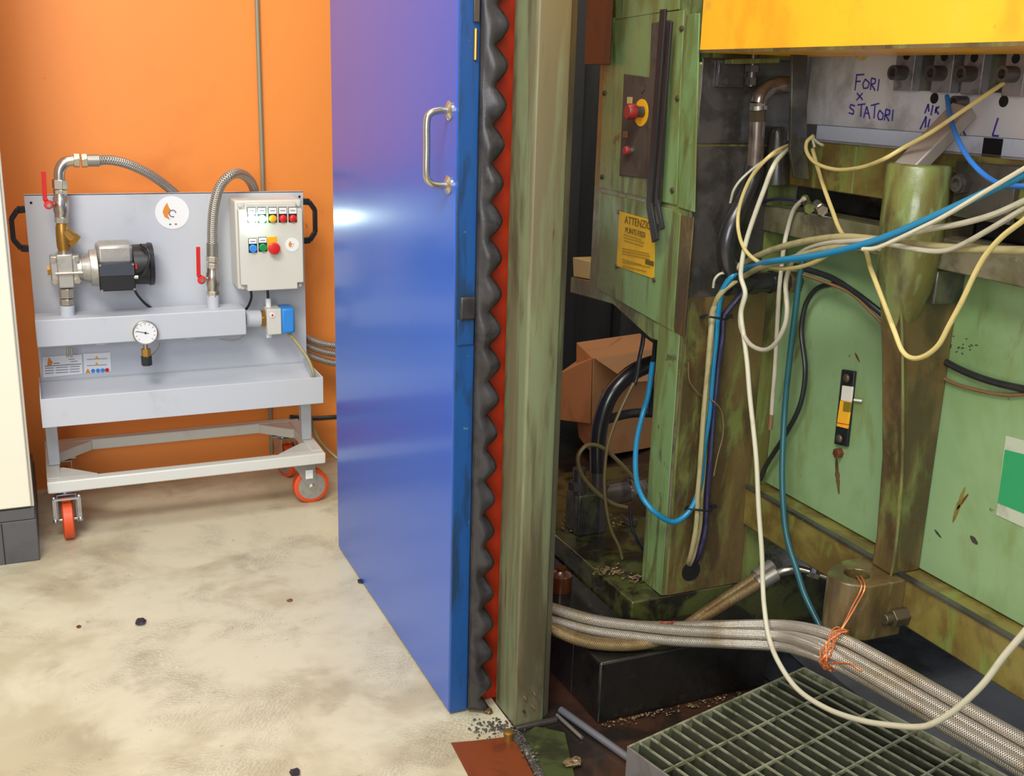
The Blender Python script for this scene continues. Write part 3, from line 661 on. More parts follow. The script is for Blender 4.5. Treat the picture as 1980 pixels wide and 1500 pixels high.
# side housing above
ps = [X(XP, 1105, 585), X(XP, 1160, 595), X(XP, 1230, 628), X(XP, 1285, 655)]
hs = [(XP, 2.219, ps[3].z-.012), (XP, 2.25, ps[2].z-.02), (XP, 2.45, .90), (XP, 2.70, .885), (XP, 2.70, .93), (XP, 2.585, .94), (XP, 2.585, 2.3), (XP, 2.219, 2.3)]
B().prism(hs, (.29, 0, 0)).build('side_housing', M_mgrease, P, .003)
def plate_x(x, corners, name, m, parent, t=.004, bev=.001):
    Pp = [X(x, *p) for p in corners]
    return B().prism(Pp, (t, 0, 0)).build(name, m, parent, bev)
ap = plate_x(XP-.005, ((1172, 36), (1322, 20), (1306, 396), (1158, 362)), 'access_panel', M_mg, P, .0048)
plate_x(XP-.006, ((1190, -80), (1312, -100), (1312, 18), (1190, 38)), 'upper_panel', M_mg, P, .0058)
plate_x(XP-.004, ((1158, 372), (1250, 392), (1300, 405), (1316, 415), (1300, 640), (1152, 556)), 'lower_panel', M_mg, P, .0038)
plate_x(XP-.004, ((1316, 415), (1341, 420), (1322, 650), (1303, 642)), 'rusty_strip', M_mbrown, P, .0038)
plate_x(XP-.004, ((1320, 30), (1352, 25), (1342, 410), (1310, 400)), 'edge_plate', M_mg, P, .0038)
for px in ((1318, 55), (1310, 190), (1300, 368), (1175, 58), (1168, 180), (1164, 342)):
    q = X(XP-.006, *px); B().lathe((XP-.005, q.y, q.z), (-1, 0, 0), [(0, .007), (.004, .006), (.006, .003)], 12).build('panel_screw', M_bolthead, ap)
cp = plate_x(XP-.009, ((1206, 143), (1262, 150), (1254, 345), (1197, 340)), 'button_plate', M_btn, P, .0035, .002)
plate_x(XP-.012, ((1259, 44), (1294, 38), (1284, 250), (1275, 396), (1249, 400), (1252, 250)), 'cable_channel', M_btn, P, .0068, .002)
def mush(px, m, r, ln, collar):
    q = X(XP-.03, *px); o = B().cyl((XP-.009, q.y, q.z), (XP-.009-ln*.6, q.y, q.z), r*.7).build('button_collar', collar, cp)
    B().lathe((XP-.009-ln*.55, q.y, q.z), (-1, 0, 0), [(0, r), (ln*.3, r), (ln*.45, r*.8)], 20).build('button_head', m, o); return q
q = X(XP-.010, 1240, 218); B().cyl((XP-.011, q.y, q.z), (XP-.009, q.y, q.z), .032, n=24).build('yellow_disc', M_yel, cp)
mush((1229, 216), M_redd, .019, .045, M_bolt)
mush((1208, 291), M_redd, .011, .022, M_chrome)
q = X(XP-.010, 1243, 172); B().cyl((XP-.012, q.y, q.z), (XP-.009, q.y, q.z), .007, n=12).build('blank_plug', M_bolt, cp)
for px, mm in (((1217, 194), M_tan), ((1209, 260), M_mbrown)):
    q = X(XP-.0105, *px); B().box(XP-.0105, XP-.009, q.y-.012, q.y+.012, q.z-.008, q.z+.008).build('caption_plate', mm, cp)
# yellow warning plate
sgp = plate_x(XP-.0062, ((1197, 408), (1267, 428), (1264, 539), (1192, 514)), 'warning_plate', M_sign, P, .0015, .0004)
c0 = X(XP-.0066, 1231, 474); rY, uZ = Vector((0, -1, 0)), Vector((0, 0, 1))
def sgpt(px, py): return X(XP-.0066, px, py)
text_part('lettering', 'ATTENZIONE', .027, sgpt(1240, 433), rY, uZ, M_signink, sgp, sx=1.0)
text_part('lettering', 'PUNTI FISSI', .020, sgpt(1228, 450), rY, uZ, M_signink, sgp)
for y_, x0_, x1_ in ((459, 1206, 1240), (465, 1206, 1246), (471, 1207, 1244), (486, 1203, 1255), (491, 1203, 1257), (496, 1203, 1256), (507, 1203, 1240), (512, 1203, 1258), (520, 1203, 1250)):
    B().bar(sgpt(x0_, y_-6), sgpt(x1_, y_+5), .0035, .0006, (1, 0, 0)).build('print_line', M_signinkl, sgp)
q = sgpt(1256, 508); B().box(q.x-.0004, q.x+.0004, q.y-.02, q.y+.02, q.z-.006, q.z+.006).build('print_line', M_signink, sgp)
for px in ((1195, 410), (1191, 515), (1264, 541)):
    q = sgpt(*px); B().lathe((q.x+.002, q.y, q.z), (-1, 0, 0), [(0, .006), (.004, .005)], 10).build('plate_screw', M_bolthead, sgp)
# hanging bent flat bars in front of the side housing
for nm, top, mid, end, w_, lab in (('hanging_bar', (1282, 36), (1256, 398), (1268, 466), .024, 'wider black bent flat bar hanging across the button plate'), ('hanging_bar', (1296, 60), (1270, 390), (1281, 443), .013, 'narrower black bent bar hanging just right of the wider one')):
    xx = XP-.035
    a, b_, c_ = X(xx, *top), X(xx, *mid), X(xx, *end)
    o = B().bar(a+Vector((0, 0, .02)), b_, w_, .006, (1, 0, 0)).bar(b_+Vector((0, 0, .004)), c_, w_*1.05, .007, (1, 0, 0))
    tag(o.build(nm, M_blackp, bev=.001), lab, 'bar')
# post front face details
B().box(XP+.002, 1.62, YP-.004, YP-.0002, 1.33, 1.515).build('dark_plate', M_mdark, P, .002)
B().box(XP+.002, 1.575, YP-.003, YP-.0002, .98, 1.325).build('dark_plate', M_mdark, P, .002)
q0, q1 = Y(YP-.012, 1390, 115), Y(YP-.012, 1436, 170)
br = B().box(q0.x, q1.x, YP-.014, YP-.004, q1.z, q0.z).build('corner_bracket', M_mdark, P, .002)
q = Y(YP-.02, 1403, 157); B().hexn((q.x, YP-.022, q.z), (q.x, YP-.013, q.z), .008).build('bolt', M_bolt, br)
a, b_ = Y(YP-.03, 1408, 119), Y(YP-.03, 1500, 117)
B().bar(a, b_, .03, .011).build('threaded_bar', M_mgrease, P, .002)
q = Y(YP-.03, 1456, 117)
B().hexn((q.x, q.y, q.z+.030), (q.x, q.y, q.z+.016), .016).hexn((q.x, q.y, q.z-.010), (q.x, q.y, q.z-.024), .017).cyl((q.x, q.y, q.z+.035), (q.x, q.y, q.z-.055), .009).hexn((q.x, q.y, q.z-.036), (q.x, q.y, q.z-.052), .013).build('clamp_bolt', M_bolt, P)
# hanging dark flap plate at right end of the post face
tag(B().prism([Y(1.975, 1533, 92), Y(1.975, 1562, 92), Y(1.975, 1560, 290), Y(1.975, 1566, 348), Y(1.975, 1536, 344), Y(1.975, 1528, 290)], (0, .008, 0)).build('hanging_plate', M_mdark, bev=.001), 'dark oily vertical flat plate hanging beside the grey die', 'plate')
# steel elbow pipe and hose running down
HP = thing('hydraulic_pipe', 'oily steel elbow pipe with black hose bending down the post', 'pipe', Y(2.06, 1465, 400))
yq = 2.065
B().tube([Y(yq+.02, 1540, 163), Y(yq, 1512, 165), Y(yq, 1488, 170), Y(yq, 1471, 184), Y(yq, 1466, 200)], .0185, 16).build('elbow', M_pipe, HP)
B().hexn(Y(yq, 1466, 198), Y(yq, 1466, 204), .019).cyl(Y(yq, 1466, 204), Y(yq, 1466, 212), .0205).build('collar_nut', M_chrome, HP)
B().hexn(Y(yq, 1465, 213), Y(yq, 1464.5, 235), .019).build('union_nut', M_bolthead, HP)
B().cyl(Y(yq, 1464, 235), Y(yq, 1459, 330), .0185).build('ferrule', M_pipe, HP)
B().tube([Y(yq, 1459, 322), Y(yq, 1452, 355), Y(yq, 1432, 400), Y(yq, 1412, 440), Y(yq, 1404, 480), Y(yq, 1410, 515), Y(yq, 1430, 538), Y(yq, 1455, 545)], .0225, 16).build('black_hose', M_hoseb, HP)
B().cyl(Y(yq, 1448, 545), Y(yq, 1520, 545), .0235).ring(Y(yq, 1488, 545), Y(yq, 1492, 545), .027, .02).build('hose_coupling', M_hoseb, HP)
B().hexn(Y(yq, 1520, 545), Y(yq, 1546, 545), .027).cyl(Y(yq, 1546, 545), Y(yq, 1566, 545), .026).build('coupling_nut', M_mbrown, HP)
# shiny second oily sleeve behind
tag(B().lathe(Y(2.085, 1506, 245), Y(2.085, 1500, 352)-Y(2.085, 1506, 245), [(0, .014), (.012, .022), (.09, .028), (.128, .030)], 18).build('oily_sleeve', M_mdark), 'dark oil covered sleeve between pipe and hanging plate', 'sleeve')

# bed beams (parts of the press)
def xz_box(x0, x1, ya, yb, z0, z1, nm, m, bev=.003): return B().box(x0, x1, ya, yb, z0, z1).build(nm, m, P, bev)
XB = 1.60
zt1 = X(XB, 1620, 277).z; zb1 = X(XB, 1620, 372).z
xz_box(XB, 1.72, .95, YP-.001, zb1, zt1, 'bed_beam', M_yledge)
q = X(XB-.001, 1651, 330); B().box(XB-.0012, XB, q.y-.0015, q.y+.0015, zb1+.003, zt1-.003).build('seam', M_mg, P)
xz_box(1.57, 1.645, .95, YP-.001, 1.131, 1.191, 'lower_beam', M_taupe)
xz_box(1.66, 1.76, .95, YP-.001, 1.0, zb1, 'recess_back', M_base)
# side panel
xz_box(1.648, 1.70, .95, YP-.001, .49, 1.131, 'side_panel', M_panel)
# ledge
xz_box(1.59, 1.70, .95, YP-.001, .385, .487, 'ledge', M_yledge, .004)
B().box(1.585, 1.60, .95, YP-.005, .487, .493).build('ledge_lip', M_mdark, P, .001)
# rib strut
y1, y2 = 1.571, 1.632
zz = [1.09, .95, .73, .55, .487]; xs = [1.499, 1.527, 1.562, 1.574, 1.57]
B().prism([(x, y1, z) for x, z in zip(xs, zz)]+[(1.648, y1, .487), (1.648, y1, 1.09)], (0, y2-y1, 0)).build('rib', M_mbrown, P, .005)
B().tube([(x-.0005, y1-.0005, z) for x, z in zip(xs, zz)], .0026, 6).build('chipped_edge', M_mgrease, P)
bc = Vector((1.535, 1.60, 0))
bo = B().lathe((bc.x, bc.y, .985), (0, 0, 1), [(0, .010), (.05, .034), (.10, .050), (.15, .057), (.19, .060), (.335, .060), (.340, .056)], 28)
B().box(bc.x, 1.66, 1.566, 1.64, 1.085, 1.31).build('boss_web', M_mbrown, P, .004)
B().box(1.575, 1.6475, 1.560, 1.64, 1.06, 1.128).build('rib_head', M_mdark, P, .004)
bo.build('boss', M_mgrease, P, .003)
B().box(1.585, 1.598, 1.42, 1.56, zb1-.01, zt1-.01).build('dark_block', M_mdark, P, .002)
q = X(1.58, 1862, 355); B().hexn((1.587, q.y, q.z), (1.568, q.y, q.z), .020).ring((1.570, q.y, q.z), (1.562, q.y, q.z), .015, .009).build('nut', M_bolt, P)
# lower eye block with hole
def eye_block():
    cx, cy = 1.512, 1.606
    o = [(1.60, 1.545), (1.60, 1.665), (1.535, 1.672), (1.47, 1.65), (1.447, 1.615), (1.455, 1.575), (1.497, 1.547)]
    n = 28; inner = [(cx+.026*math.cos(2*pi*k/n), cy+.026*math.sin(2*pi*k/n)) for k in range(n)]
    # outer contour resampled by angle so ring faces stay clean
    def hit(t):
        d = Vector((math.cos(t), math.sin(t))); best = None
        for i in range(len(o)):
            a, b2 = Vector(o[i])-Vector((cx, cy)), Vector(o[(i+1) % len(o)])-Vector((cx, cy)); e = b2-a
            den = d.x*e.y-d.y*e.x
            if abs(den) < 1e-9: continue
            s_ = (a.x*e.y-a.y*e.x)/den; u_ = (a.x*d.y-a.y*d.x)/den
            if s_ > 0 and -1e-6 <= u_ <= 1+1e-6: best = s_ if best is None else min(best, s_)
        return (cx+d.x*best, cy+d.y*best)
    outer = [hit(2*pi*k/n) for k in range(n)]
    z0, z1 = .362, .4865
    v = [(x, y, z1) for x, y in outer]+[(x, y, z1) for x, y in inner]+[(x, y, z0) for x, y in outer]+[(x, y, z0) for x, y in inner]
    f = []
    for k in range(n):
        j = (k+1) % n
        f += [(k, j, n+j, n+k), (2*n+k, 3*n+k, 3*n+j, 2*n+j), (k, 2*n+k, 2*n+j, j), (n+k, n+j, 3*n+j, 3*n+k)]
    return B().add(v, f)
eye_block().build('eye_block', M_mbrown, P, .003)
q = X(1.585, 1745, 1190); B().hexn((1.592, q.y, q.z), (1.552, q.y, q.z), .021).cyl((1.555, q.y, q.z), (1.535, q.y, q.z), .012).build('drain_plug', M_bolthead, P, .002)
# sight glass on the panel
SG = B().prism([X(1.640, 1627, 714), X(1.640, 1652, 718), X(1.640, 1637, 884-20), X(1.640, 1612, 858)], (.008, 0, 0)).build('level_gauge', M_blackp, P, .002)
def gl(c, nm, m, x=1.636): return B().prism([X(x, *p) for p in c], (.005, 0, 0)).build(nm, m, SG, .001)
gl(((1628, 745), (1648, 748), (1645, 777), (1625, 774)), 'gauge_window', M_glassl)
gl(((1624, 774), (1645, 777), (1638, 829), (1617, 824)), 'oil_column', M_oil)
gl(((1631, 776), (1645, 778), (1642, 797), (1629, 795)), 'oil_mark', M_oild, 1.635)
gl(((1618, 816), (1639, 820), (1639, 822), (1618, 818)), 'level_line', M_redl, 1.635)
gl(((1650, 771), (1664, 773), (1664, 777), (1650, 775)), 'level_pointer', M_white, 1.640)
for px in ((1637, 731), (1623, 848)):
    q = X(1.634, *px); B().ball(q, .010, .6, 1, 1).build('cap_nut', M_bolthead, SG)
q = X(1.64, 1620, 876); B().hexn((1.648, q.y, q.z), (1.634, q.y, q.z), .012).build('plug', M_rust, P, .001)
# green and white sign at the right edge
sg = B().prism([X(1.6465, *p) for p in ((1945, 842), (2040, 868), (2024, 1040), (1926, 995))], (.001, 0, 0)).build('panel_sign', M_signw, P)
B().prism([X(1.6458, *p) for p in ((1943, 869), (2038, 893), (2026, 1012), (1929, 972))], (.0006, 0, 0)).build('sign_field', M_signg, sg)
# stains, scuffs with their own shapes
rn = random.Random(3)
def smear(px0, px1, w, m, x=1.6474):
    a, b2 = X(x, *px0), X(x, *px1); n_ = 14; d = (b2-a); pe = Vector((0, -d.z, d.y)).normalized()
    sh = [max(.06, math.sin(pi*min(1, .04+i/n_*.94)))**.6*rn.uniform(.75, 1.1) for i in range(n_+1)]
    L = [a+d*(i/n_)+pe*w*sh[i] for i in range(n_+1)]; Rr = [a+d*(i/n_)-pe*w*sh[i]*.9 for i in range(n_, -1, -1)]
    B().prism(L+Rr, (.0006, 0, 0)).build('stain', m, P)
smear((1866, 942), (1842, 1010), .006, M_yledge); smear((1872, 955), (1850, 985), .003, M_rust); smear((1807, 1024), (1820, 1040), .003, M_mdark)
smear((1876, 1036), (1890, 1052), .006, M_mdark); smear((1617, 886), (1622, 955), .008, M_mbrown); smear((1653, 682), (1662, 700), .003, M_rust)
for i in range(16):
    q = (1840+rn.gauss(18, 14), 675+rn.gauss(0, 11)); smear(q, (q[0]+rn.uniform(2, 6), q[1]+rn.uniform(-3, 5)), .0016, M_mdark)

# ================================================================ RAM COVER, DIE
R = thing('ram_cover', 'bright yellow painted ram cover across the top right', 'machine cover', (1.5, 1.6, 1.522))
B().box(1.36, 1.625, .80, YP-.001, 1.524, 2.1).build('cover', M_yellow, R, .004)
B().box(1.3585, 1.3605, .80, YP-.002, 1.5235, 1.530).build('lower_edge', M_mbrown, R)
DS = thing('die_set', 'grey ground steel die with violet handwriting under yellow cover', 'die', (1.7, 1.6, 1.33))
XD = 1.66
dp = B().box(XD, XD+.05, .90, 2.108, 1.377, 1.60).build('upper_plate', M_die, DS, .001)
lp = B().box(XD+.004, XD+.05, .90, 2.070, zt1, 1.3765).build('lower_plate', M_diel, DS, .001)
q0, q1 = X(XD+.003, 1902, 275), X(XD+.003, 1935, 300)
B().box(XD+.002, XD+.0045, q1.y, q0.y, zt1+.001, 1.375).build('slot', M_bolthole, lp)
def dx(px, py, d=0.): return X(XD-d, px, py)
# dark pads and clamps
zc0 = dx(1762, 176).z
ends = [(1727, 1763), (1800, 1838), (1858, 1896), (1938, 1978)]
for a_, b2 in ((1763, 1800), (1838, 1858), (1896, 1938)):
    ya, yb2 = dx(a_+1, 140, .012).y, dx(b2+1, 140, .012).y
    B().box(XD-.006, XD, yb2, ya, zc0+.001, 1.60).build('dark_pad', M_mdark, dp)
bolt0 = None
for i, (a_, b2) in enumerate(ends):
    ya, yb2 = dx(a_, 140, .03).y, dx(b2, 140, .03).y
    zc = zc0 - .0015*i
    cl = B().box(XD-.026, XD-.0001, yb2, ya, zc, 1.60).build('clamp_block', M_clamp, DS, .0015)
    q = dx(a_+26, 107+i*2, .0265); B().cyl((XD-.0268, q.y, q.z), (XD-.0255, q.y, q.z), .009, n=16).build('hole', M_bolthole, cl)
    q = dx((a_+b2)/2+2, 141+i, .027)
    B().ring((XD-.026, q.y, q.z), (XD-.056, q.y, q.z), .0145, .0085, 22).cyl((XD-.026, q.y, q.z), (XD-.044, q.y, q.z), .0085, n=6).build('socket_bolt', M_bolt, cl)
q = dx(1851, 197, .02); B().ring((XD, q.y, q.z), (XD-.030, q.y, q.z), .0115, .007, 20).cyl((XD, q.y, q.z), (XD-.016, q.y, q.z), .007, n=6).build('socket_bolt', M_bolt, DS)
for px in ((1807, 190), (1941, 196)):
    q = dx(*px); B().cyl((XD-.0012, q.y, q.z), (XD+.0005, q.y, q.z), .0105, n=20).build('hole', M_bolthole, dp)
q = dx(1672, 105); B().lathe((XD, q.y, q.z), (-1, 0, 0), [(0, .012), (.016, .012), (.019, .009)], 18).build('dowel', M_tan, dp)
# handwriting in marker strokes
def scribble(strokes, parent, w=.0016):
    b = B()
    for st in strokes:
        pts = [dx(x, y, .0006) for x, y in st]
        for a_, c_ in zip(pts[:-1], pts[1:]): b.bar(a_, c_, w*2, .0008, (1, 0, 0))
    return b.build('handwriting', M_marker, parent)
scribble([[(1653, 175), (1657, 143)], [(1656, 145), (1671, 144)], [(1654, 158), (1664, 157)],
          [(1673, 153), (1668, 163), (1670, 171), (1678, 170), (1681, 160), (1673, 153)],
          [(1683, 174), (1685, 151), (1693, 153), (1692, 161), (1685, 163), (1692, 175)], [(1697, 176), (1700, 153)],
          [(1657, 180), (1668, 193)], [(1668, 180), (1656, 194)],
          [(1653, 205), (1645, 202), (1643, 208), (1651, 214), (1650, 221), (1641, 218)],
          [(1658, 203), (1673, 201)], [(1666, 202), (1664, 226)],
          [(1670, 228), (1676, 206), (1682, 230)], [(1672, 219), (1681, 219)],
          [(1684, 204), (1700, 200)], [(1692, 202), (1690, 229)],
          [(1701, 213), (1697, 222), (1699, 231), (1706, 231), (1708, 221), (1701, 213)],
          [(1710, 233), (1713, 211), (1721, 214), (1719, 222), (1712, 222), (1719, 234)], [(1725, 234), (1727, 212)]], dp)
scribble([[(1788, 219), (1795, 201), (1796, 216)], [(1800, 223), (1804, 203)], [(1808, 219), (1811, 206)], [(1816, 206), (1809, 212), (1815, 221)],
          [(1779, 250), (1791, 225), (1789, 247)], [(1794, 246), (1798, 230)], [(1856, 262), (1861, 229)], [(1868, 231), (1858, 246), (1867, 262)],
          [(1930, 228), (1919, 262), (1931, 263)]], dp, .0018)
# grey bar leaning from boss up to the die
LB = B()
a, b_ = Vector((1.505, 1.603, 1.312)), X(1.612, 1866, 212)
LB.bar(a, b_, .050, .028, (1, 0, 0))
tag(LB.build('lever_bar', mat('brushed_grey_bar', (150, 141, 134), .45, .2, layers=[((120, 108, 100), 9, .5, .7, .6)]), bev=.003), 'grey square lever bar leaning up from the green boss', 'bar')

# ================================================================ BASES ON THE FLOOR
BB = thing('machine_base', 'black oily steel base block under the braided hoses', 'machine base', (1.5, 2.4, 0))
B().box(1.12, 1.60, 1.97, 2.111, .0, .159).box(1.12, 1.279, 2.111, 3.2, 0, .159).build('front_block', M_base, BB, .005)
B().box(1.28, 2.6, 2.1125, 3.4, .0, .22).build('bed_plate', M_baset, BB, .004)
q = Z(.16, 1083, 1140)
tag(B().lathe((q.x, q.y, .1595), (0, 0, 1), [(0, .030), (.045, .031), (.052, .024), (.058, .014), (.066, .014)], 20).build('fluid_bottle', M_amber), 'small amber brown bottle on black base just behind the green column', 'bottle')
# pump unit in the gap
U = thing('hydraulic_unit', 'dark oily hydraulic valve block with horizontal cylinder in the gap', 'hydraulic unit', Z(.221, 1160, 1020))
yu = 2.55
def u_(px, py, d=0.): return Y(yu+d, px, py)
B().cyl(u_(1162, 958), u_(1218, 947), .034, n=24).ring(u_(1212, 948), u_(1219, 947), .040, .02).build('cylinder', M_pipe, U)
B().cyl(u_(1222, 945), u_(1245, 940), .026, n=20).build('end_cap', M_pipe, U)
q = u_(1130, 985); B().box(q.x-.035, q.x+.035, yu-.03, yu+.05, .2205, q.z+.055).build('valve_block', M_mdark, U, .004)
B().cyl(u_(1120, 985), u_(1120, 905), .018).hexn(u_(1115, 930), u_(1115, 945), .024).build('standpipe', M_bolt, U)
q = u_(1156, 990); B().cyl((q.x, yu, .2205), (q.x, yu, u_(1156, 945).z), .026, n=20).hexn((q.x, yu, u_(1156, 952).z), (q.x, yu, u_(1156, 938).z), .032).build('port_column', M_bolt, U)
B().cyl(u_(1156, 945), u_(1156, 903), .021).build('hose_ferrule', M_bolt, U)
B().tube([u_(1156, 910), u_(1156, 857), u_(1163, 810), u_(1181, 763), u_(1210, 730), u_(1240, 711), u_(1275, 700), u_(1320, 695)], .0235, 16).build('hose', M_hoseb, U)
B().box(u_(1213, 940).x, u_(1213, 940).x+.03, yu-.02, yu+.02, .2205, u_(1215, 1000).z).build('support', M_mdark, U, .003)
B().tube([u_(1172, 812), u_(1190, 806), u_(1215, 800), u_(1240, 798), u_(1275, 799)], .013, 10).build('branch_hose', M_hoseb, U)
# cardboard carton and stand
CB = thing('cardboard_carton', 'brown cardboard carton with torn edge in gap behind press', 'box', Y(3.1, 1180, 860))
yc_ = 3.05
v = [Y(yc_+.25, 1080, 722), Y(yc_, 1144, 692), Y(yc_+.1, 1275, 672), Y(yc_+.1, 1290, 860), Y(yc_, 1142, 820), Y(yc_+.25, 1078, 812)]
B().add([v[0], v[1], v[4], v[5], v[0]+Vector((.25, .25, 0)), v[1]+Vector((.25, .25, 0)), v[4]+Vector((.25, .25, 0)), v[5]+Vector((.25, .25, 0))], [(0, 1, 2, 3), (4, 7, 6, 5), (0, 4, 5, 1), (1, 5, 6, 2), (2, 6, 7, 3), (3, 7, 4, 0)]).build('left_side', M_card, CB, .003)
B().prism([v[1]+Vector((.003, -.004, 0)), v[2], v[3], v[4]+Vector((.02, -.004, -.12)), v[4]+Vector((.003, -.004, 0))], (.05, .22, 0)).build('right_side', M_card, CB, .003)
B().prism([v[1]+Vector((.01, -.008, -.002)), v[2]+Vector((0, -.010, -.004)), v[2]+Vector((0, -.03, -.11)), v[1]+Vector((.13, -.03, -.085))], (.002, .004, .003)).build('flap', M_card, CB)
zc_ = min(p.z for p in v)-.02
tag(B().box(1.52, 2.3, 3.0, 3.6, 0.2205, zc_-.10).build('floor_stand', M_base, bev=.004), 'black stand under the cardboard carton in the gap', 'stand')
tag(B().prism([(XP+.004, 2.596, .9405), (XP+.004, 2.69, .932), (XP+.004, 2.70, .985), (XP+.004, 2.596, .990)], (.09, 0, 0)).build('card_box', M_tan, bev=.002), 'pale tan card box tucked between column and green press', 'box')

# hoses / cables in the gap
def cable(pts, r, m, label, cat='cable', name='cable', group=None, n=9):
    return tag(B().tube(pts, r, n).build(name, m), label, cat, group)
def yy(v, *pts): return [Y(v, *p) for p in pts]
def xx(v, *pts): return [X(v, *p) for p in pts]
cable(yy(2.40, (1246, 620), (1243, 660), (1236, 695), (1231, 728), (1226, 745)), .006, M_cblk, 'left of two thin black hoses hanging below the side housing', 'hose', 'thin_hose')
cable(yy(2.32, (1270, 640), (1265, 690), (1260, 740), (1258, 800)), .007, M_cblk, 'right of two thin black hoses beside the lower post', 'hose', 'thin_hose')
cable(yy(2.36, (1212, 981), (1186, 974), (1156, 954), (1128, 923), (1118, 895), (1121, 875), (1138, 860), (1164, 865), (1194, 890), (1224, 923), (1252, 961), (1262, 980)), .0055, M_colive, 'olive cable curled in a loop beside the thick black hose')
cable(yy(2.33, (1225, 740), (1199, 794), (1176, 857), (1169, 921), (1171, 971), (1181, 1022), (1197, 1057), (1203, 1080)), .0042, M_colive, 'thin olive cable hanging straight past the looped one')
cable(yy(2.30, (1219, 985), (1222, 1020), (1236, 1050), (1250, 1068)), .005, M_cblk, 'short dark cable dropping behind the lower post')

# ================================================================ CABLES ON THE PRESS
def z2(v, *pts): return [X(v if not isinstance(v, (list, tuple)) else v[i], 1350+p[0]*.3182, 250+p[1]*.3182) for i, p in enumerate(pts)]
XC = 1.42
blue = xx(1.395, (2060, 290), (1980, 337), (1900, 375), (1827, 409), (1741, 447), (1668, 473)) + [X(1.40, 1573, 495), X(1.41, 1493, 505), Y(2.03, 1445, 517), Y(2.05, 1414, 536), Y(2.07, 1395, 568), Y(2.085, 1388, 613), Y(2.09, 1384, 660), Y(2.09, 1379, 707), Y(2.09, 1371, 800), Y(2.09, 1361, 867), Y(2.09, 1355, 930), Y(2.085, 1341, 975), Y(2.085, 1320, 1001), Y(2.085, 1296, 1008), Y(2.09, 1262, 986), Y(2.13, 1238, 953), Y(2.2, 1229, 910), Y(2.26, 1231, 853), Y(2.30, 1243, 800), Y(2.30, 1253, 765), Y(2.30, 1262, 700)]
cable(blue, .0068, M_cblue, 'long blue cable crossing the press and looping under the post', n=11)
bg1 = xx(1.42, (2060, 480), (1980, 484), (1891, 482), (1827, 478), (1748, 470), (1684, 462), (1630, 458)) + [X(1.425, 1579, 463), X(1.43, 1528, 473), X(1.44, 1484, 487), Y(2.03, 1445, 505), Y(2.05, 1423, 520), Y(2.07, 1401, 555), Y(2.085, 1385, 587), Y(2.092, 1376, 616), Y(2.095, 1374, 700), Y(2.095, 1365, 800), Y(2.095, 1360, 900), Y(2.095, 1355, 960), Y(2.095, 1353, 1010), Y(2.095, 1346, 1050), Y(2.10, 1338, 1080), Y(2.13, 1330, 1096)]
cable(bg1, .0072, M_cbeige, 'thick beige cable arching over the others then down the post', n=11)
bg2 = [X(1.40, 1700, 478), X(1.41, 1617, 479), X(1.42, 1573, 487), X(1.425, 1528, 500), X(1.43, 1477, 514), Y(2.035, 1445, 530), Y(2.055, 1414, 549), Y(2.07, 1391, 571), Y(2.09, 1380, 600), Y(2.080, 1374, 650), Y(2.080, 1370, 700), Y(2.080, 1361, 800), Y(2.080, 1354, 900), Y(2.080, 1349, 960), Y(2.080, 1347, 1010), Y(2.085, 1341, 1050), Y(2.10, 1334, 1080), Y(2.13, 1327, 1096)]
cable(bg2, .0066, M_cbeige, 'second beige cable running close beneath the blue cable')
cable([Y(2.085, 1440, 560), Y(2.09, 1420, 585), Y(2.095, 1400, 612), Y(2.095, 1397, 650), Y(2.095, 1389, 707), Y(2.095, 1380, 800), Y(2.095, 1374, 880), Y(2.095, 1368, 950), Y(2.095, 1364, 1020), Y(2.10, 1352, 1070), Y(2.13, 1340, 1096)], .0068, M_cnavy, 'dark navy cable running down the post beside the beige one')
q = Y(YP, 1335, 1103); B().cyl((q.x, YP-.0034, q.z), (q.x, YP+.001, q.z), .027, n=28).build('cable_hole', M_bolthole, P)
# white and grey
cable(z2(1.385, (2100, 165), (1980, 238), (1800, 345), (1500, 525), (1330, 610), (1200, 672), (1080, 722), (1000, 728)), .0040, M_cwhite, 'whitish cable lying along the lower side of the blue cable')
cable(z2([1.40]*7+[1.42, 1.43, 1.44, 1.44, 1.44, 1.44, 1.44, 1.44, 1.44, 1.44, 1.44, 1.44, 1.44], (2080, 390), (1980, 435), (1800, 515), (1600, 572), (1400, 607), (1200, 655), (1000, 676), (800, 690), (680, 718), (600, 770), (560, 830), (532, 940), (540, 1100), (520, 1210), (460, 1310), (390, 1340), (310, 1300), (262, 1210), (258, 1110), (285, 1000)), .0052, M_cgrey, 'grey white cable ending in a hanging U loop left of rib')
cable(z2(1.405, (2080, 420), (1980, 480), (1800, 590), (1600, 702), (1480, 740), (1350, 733), (1200, 705), (1080, 688), (960, 682)), .0048, M_cgrey, 'grey cable sagging under the blue cable to the right edge')
cable(z2([1.385]*12+[1.40, 1.43, 1.47, 1.52, 1.55, 1.565, 1.575], (2080, 455), (1980, 550), (1850, 650), (1750, 760), (1680, 880), (1600, 1050), (1520, 1200), (1460, 1310), (1380, 1375), (1300, 1390), (1240, 1345), (1190, 1220), (1130, 1060), (1050, 850), (1005, 720), (880, 640), (810, 480), (740, 280), (695, 120)), .0046, M_cyel, 'yellowed cable hanging in a deep V loop before the rib')
cable([X(1.555, 1573, 262), X(1.55, 1560, 275), X(1.54, 1561, 296), X(1.53, 1580, 317), X(1.52, 1620, 328), X(1.50, 1668, 323), X(1.48, 1710, 307), X(1.50, 1748, 285), X(1.505, 1795, 259), X(1.53, 1850, 222), X(1.57, 1900, 188), X(1.612, 1940, 161)], .0042, M_cyel, 'thin yellow cable swinging up to the rightmost clamp bolt')
